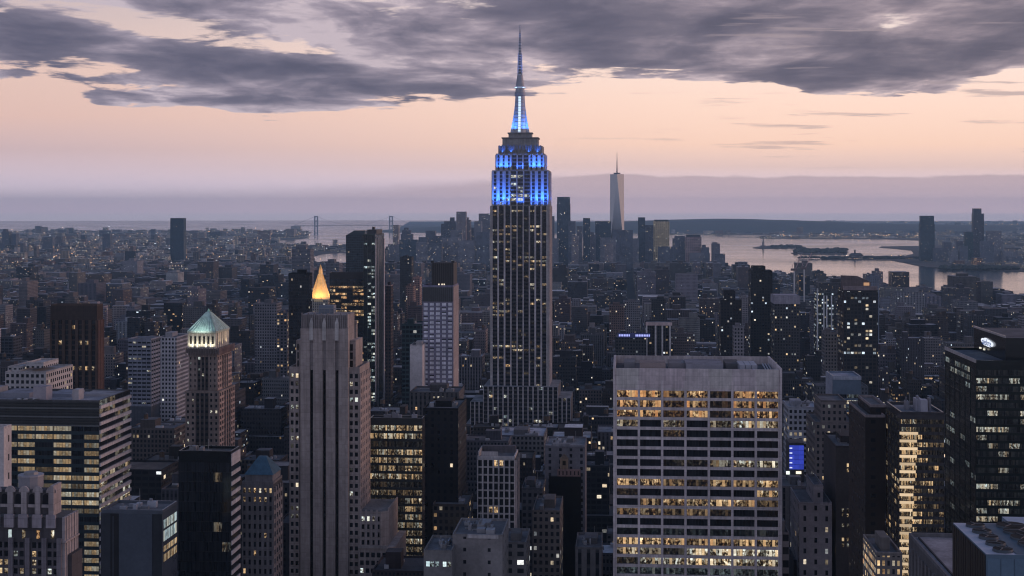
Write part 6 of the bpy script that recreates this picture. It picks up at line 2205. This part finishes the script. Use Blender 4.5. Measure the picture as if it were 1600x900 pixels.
def add_city():
    lots = rank_visible(make_lots())
    lots.sort(key=lambda l: -l['vis'])
    marks = [h for h in HEROES if h['short']]
    mass = {}
    named = []
    for n, l in enumerate(lots):
        rng = random.Random(int(l['s'][0] * 7 + l['t'][0] * 131) & 0xffffff)
        parts, st = block_parts(l, rng)
        s0, t0 = l['s'][0], l['t'][0]
        wx, wy = s0 * CG + t0 * SG, -s0 * SG + t0 * CG
        if n < 300:
            root = empty({'dark glass': 'office_block', 'pale': 'office_block', 'grey': 'office_block', 'dark grey': 'loft_building', 'tan': 'apartment_block',
                          'cream': 'apartment_block'}.get(st['tone'], 'brick_building'), (wx, wy, 2.0), -GA, None, 'building')
            for nm, mb, mats in parts:
                mb.build(nm, mats, root)
            cx, cy = sum(l['px']) / 2, l.get('ymid', l['ytop'])
            best = min(marks, key=lambda h: math.hypot(cx - min(max(cx, h['px0']), h['px1']), (cy - min(max(cy, h['ytop']), h['ybot'])) * 1.3) + abs(cx - (h['px0'] + h['px1']) / 2) * .12)
            hx = (best['px0'] + best['px1']) / 2
            if cx > best['px1']:
                rel = 'right of'
            elif cx < best['px0']:
                rel = 'left of'
            elif cy > best['ybot']:
                rel = 'below'
            elif cy < best['ytop']:
                rel = 'above'
            else:
                rel = 'behind' if l['D'] > best['D'] else 'in front of'
            hw = 'low' if l['H'] < 30 else ('mid-rise' if l['H'] < 65 else 'tall')
            lw = 'unlit' if st['lit'] < .015 else ('dimly lit' if st['lit'] < .05 else 'well lit')
            named.append((f"{hw} {lw} {st['tone']} block", st['feat'], f"{rel} {best['short']}", cx, cy, root))
        else:
            for nm, mb, mats in parts:
                for mt_i, mt in enumerate(mats):
                    pass
                key = tuple(m.name for m in mats)
                big = mass.setdefault(key, (MB(), mats))[0]
                k = len(big.v)
                big.v.extend((wx + x * CG + y * SG, wy - x * SG + y * CG, z + 2.0) for x, y, z in mb.v)
                big.f.extend(tuple(i + k for i in f_) for f_ in mb.f)
                big.mi.extend(mb.mi)
                big.uv.extend(mb.uv)
                big.a.extend(mb.a)
                big.b.extend(mb.b)
                big.c.extend(mb.c)
    texts = {}
    for a, feat, rel, cx, cy, root in named:
        texts.setdefault((a, feat, rel), []).append((cx, cy, root))
    ORD = ['', 'second', 'third', 'fourth', 'fifth', 'sixth', 'seventh', 'eighth', 'ninth', 'tenth']
    for (a, feat, rel), it in texts.items():
        it.sort(key=lambda q: q[0])
        for i, (cx, cy, root) in enumerate(it):
            if len(it) == 1:
                pre = ''
            elif i == 0:
                pre = 'leftmost '
            elif i == len(it) - 1:
                pre = 'rightmost '
            else:
                pre = ORD[min(i, 9)] + ' from left '
            root['label'] = ' '.join(f"{pre}{a}, {feat}, {rel}".split()[:16])
            root['group'] = 'city blocks between the landmark towers'
    # all materials of the mass in one object
    allm = [M_FAC, M_ROOF, M_STONE, M_METAL]
    one = MB()
    for key, (mb, mats) in mass.items():
        k = len(one.v)
        one.v.extend(mb.v)
        one.f.extend(tuple(i + k for i in f_) for f_ in mb.f)
        mp = [allm.index(m) for m in mats]
        one.mi.extend(mp[i] for i in mb.mi)
        one.uv.extend(mb.uv)
        one.a.extend(mb.a)
        one.b.extend(mb.b)
        one.c.extend(mb.c)
    o = one.build('distant_city', allm)
    tag(o, 'dense mass of small city blocks with scattered lights stretching to the harbour', 'city', kind='stuff')
    print('lots', len(lots), 'verts', len(one.v))


def add_far_town():
    """low suburbs beyond the rivers"""
    rng = random.Random(5)
    mb = MB()
    spots = []
    for _ in range(5200):      # across the east river, left
        D = 6200 + (rng.random() ** 1.25) * 11000
        px = rng.uniform(-40, 545)
        y = HY + CAMZ * F / D
        if px > 478 and (y < 386 or 394 < y < 420 and px > 485):
            continue
        if px > 415 and 372 < y < 383:
            continue
        spots.append((px, D, 1))
    for _ in range(2600):      # new jersey, right
        D = 6100 + rng.random() ** .9 * 26000
        px = rng.uniform(1040, 1640)
        y = HY + CAMZ * F / D
        if px < 1460 and 367 < y < 420 or y > np.interp(px, [1460, 1500, 1600, 1650], [416, 418, 422.5, 425]) :
            continue
        if D > 16500 and px < 1480 and y > 350:
            continue
        spots.append((px, D, 2))
    for _ in range(150):       # bayonne terminal strip
        px = rng.uniform(1195, 1440)
        spots.append((px, CAMZ * F / (rng.uniform(369.5, 372.5) - HY), 3))
    for _ in range(60):
        px = rng.uniform(1300, 1430)
        spots.append((px, CAMZ * F / (rng.uniform(403, 405) - HY), 2))
    for px, D, k in spots:
        x, y = (px - CX) * D / F, D
        w, d = rng.uniform(14, 60), rng.uniform(14, 50)
        z = rng.random()
        H = rng.uniform(7, 17) if z < .86 else (rng.uniform(17, 38) if z < .98 else rng.uniform(40, 75))
        if D > 12000:
            w *= 2
            d *= 2
            H *= 1.2
        if k == 2 and 1290 < px < 1440 and D < 9000:
            H = rng.uniform(5, 12)
        if k == 3:
            w, d, H = rng.uniform(40, 120), 40, rng.uniform(9, 22)
        tone = rng.choice(PAL)[1]
        q = rng.uniform(.7, 1.5)
        tint = tuple(min(c * q, .6) for c in tone)
        lit = rng.choice((.01, .03, .08, .2)) * (3 if k == 3 else 1)
        v = rng.uniform(.08, .4)
        mb.box(x - w / 2, x + w / 2, y, y + d, 1.5, 2 + H, 0, 1, tint=tint, ttint=(v, v, v * 1.05), par=(rng.random(), lit, .6, .6), dim=(rng.uniform(4, 9), rng.uniform(4, 7), 0, rng.uniform(.3, 1)))
        if rng.random() < (.10 if k < 3 else .55):     # a lamp or floodlit yard
            c = rng.choice(((1, .62, .30), (1, .8, .55), (.85, .95, 1), (1, .55, .22)))
            s = rng.uniform(1.0, 2.2) * D / 9000
            mb.box(x + w, x + w + s * 2, y - 6, y - 6 + s, 10 + H, 10 + H + s, 2, 2, tint=c, par=(rng.uniform(1.5, 6), 0, 0, 0))
    o = mb.build('far_suburbs', [M_FAC, M_ROOF, M_EMIT])
    tag(o, 'hazy low suburbs dotted with lights beyond the rivers', 'suburbs', kind='stuff')


add_city()
add_far_town()
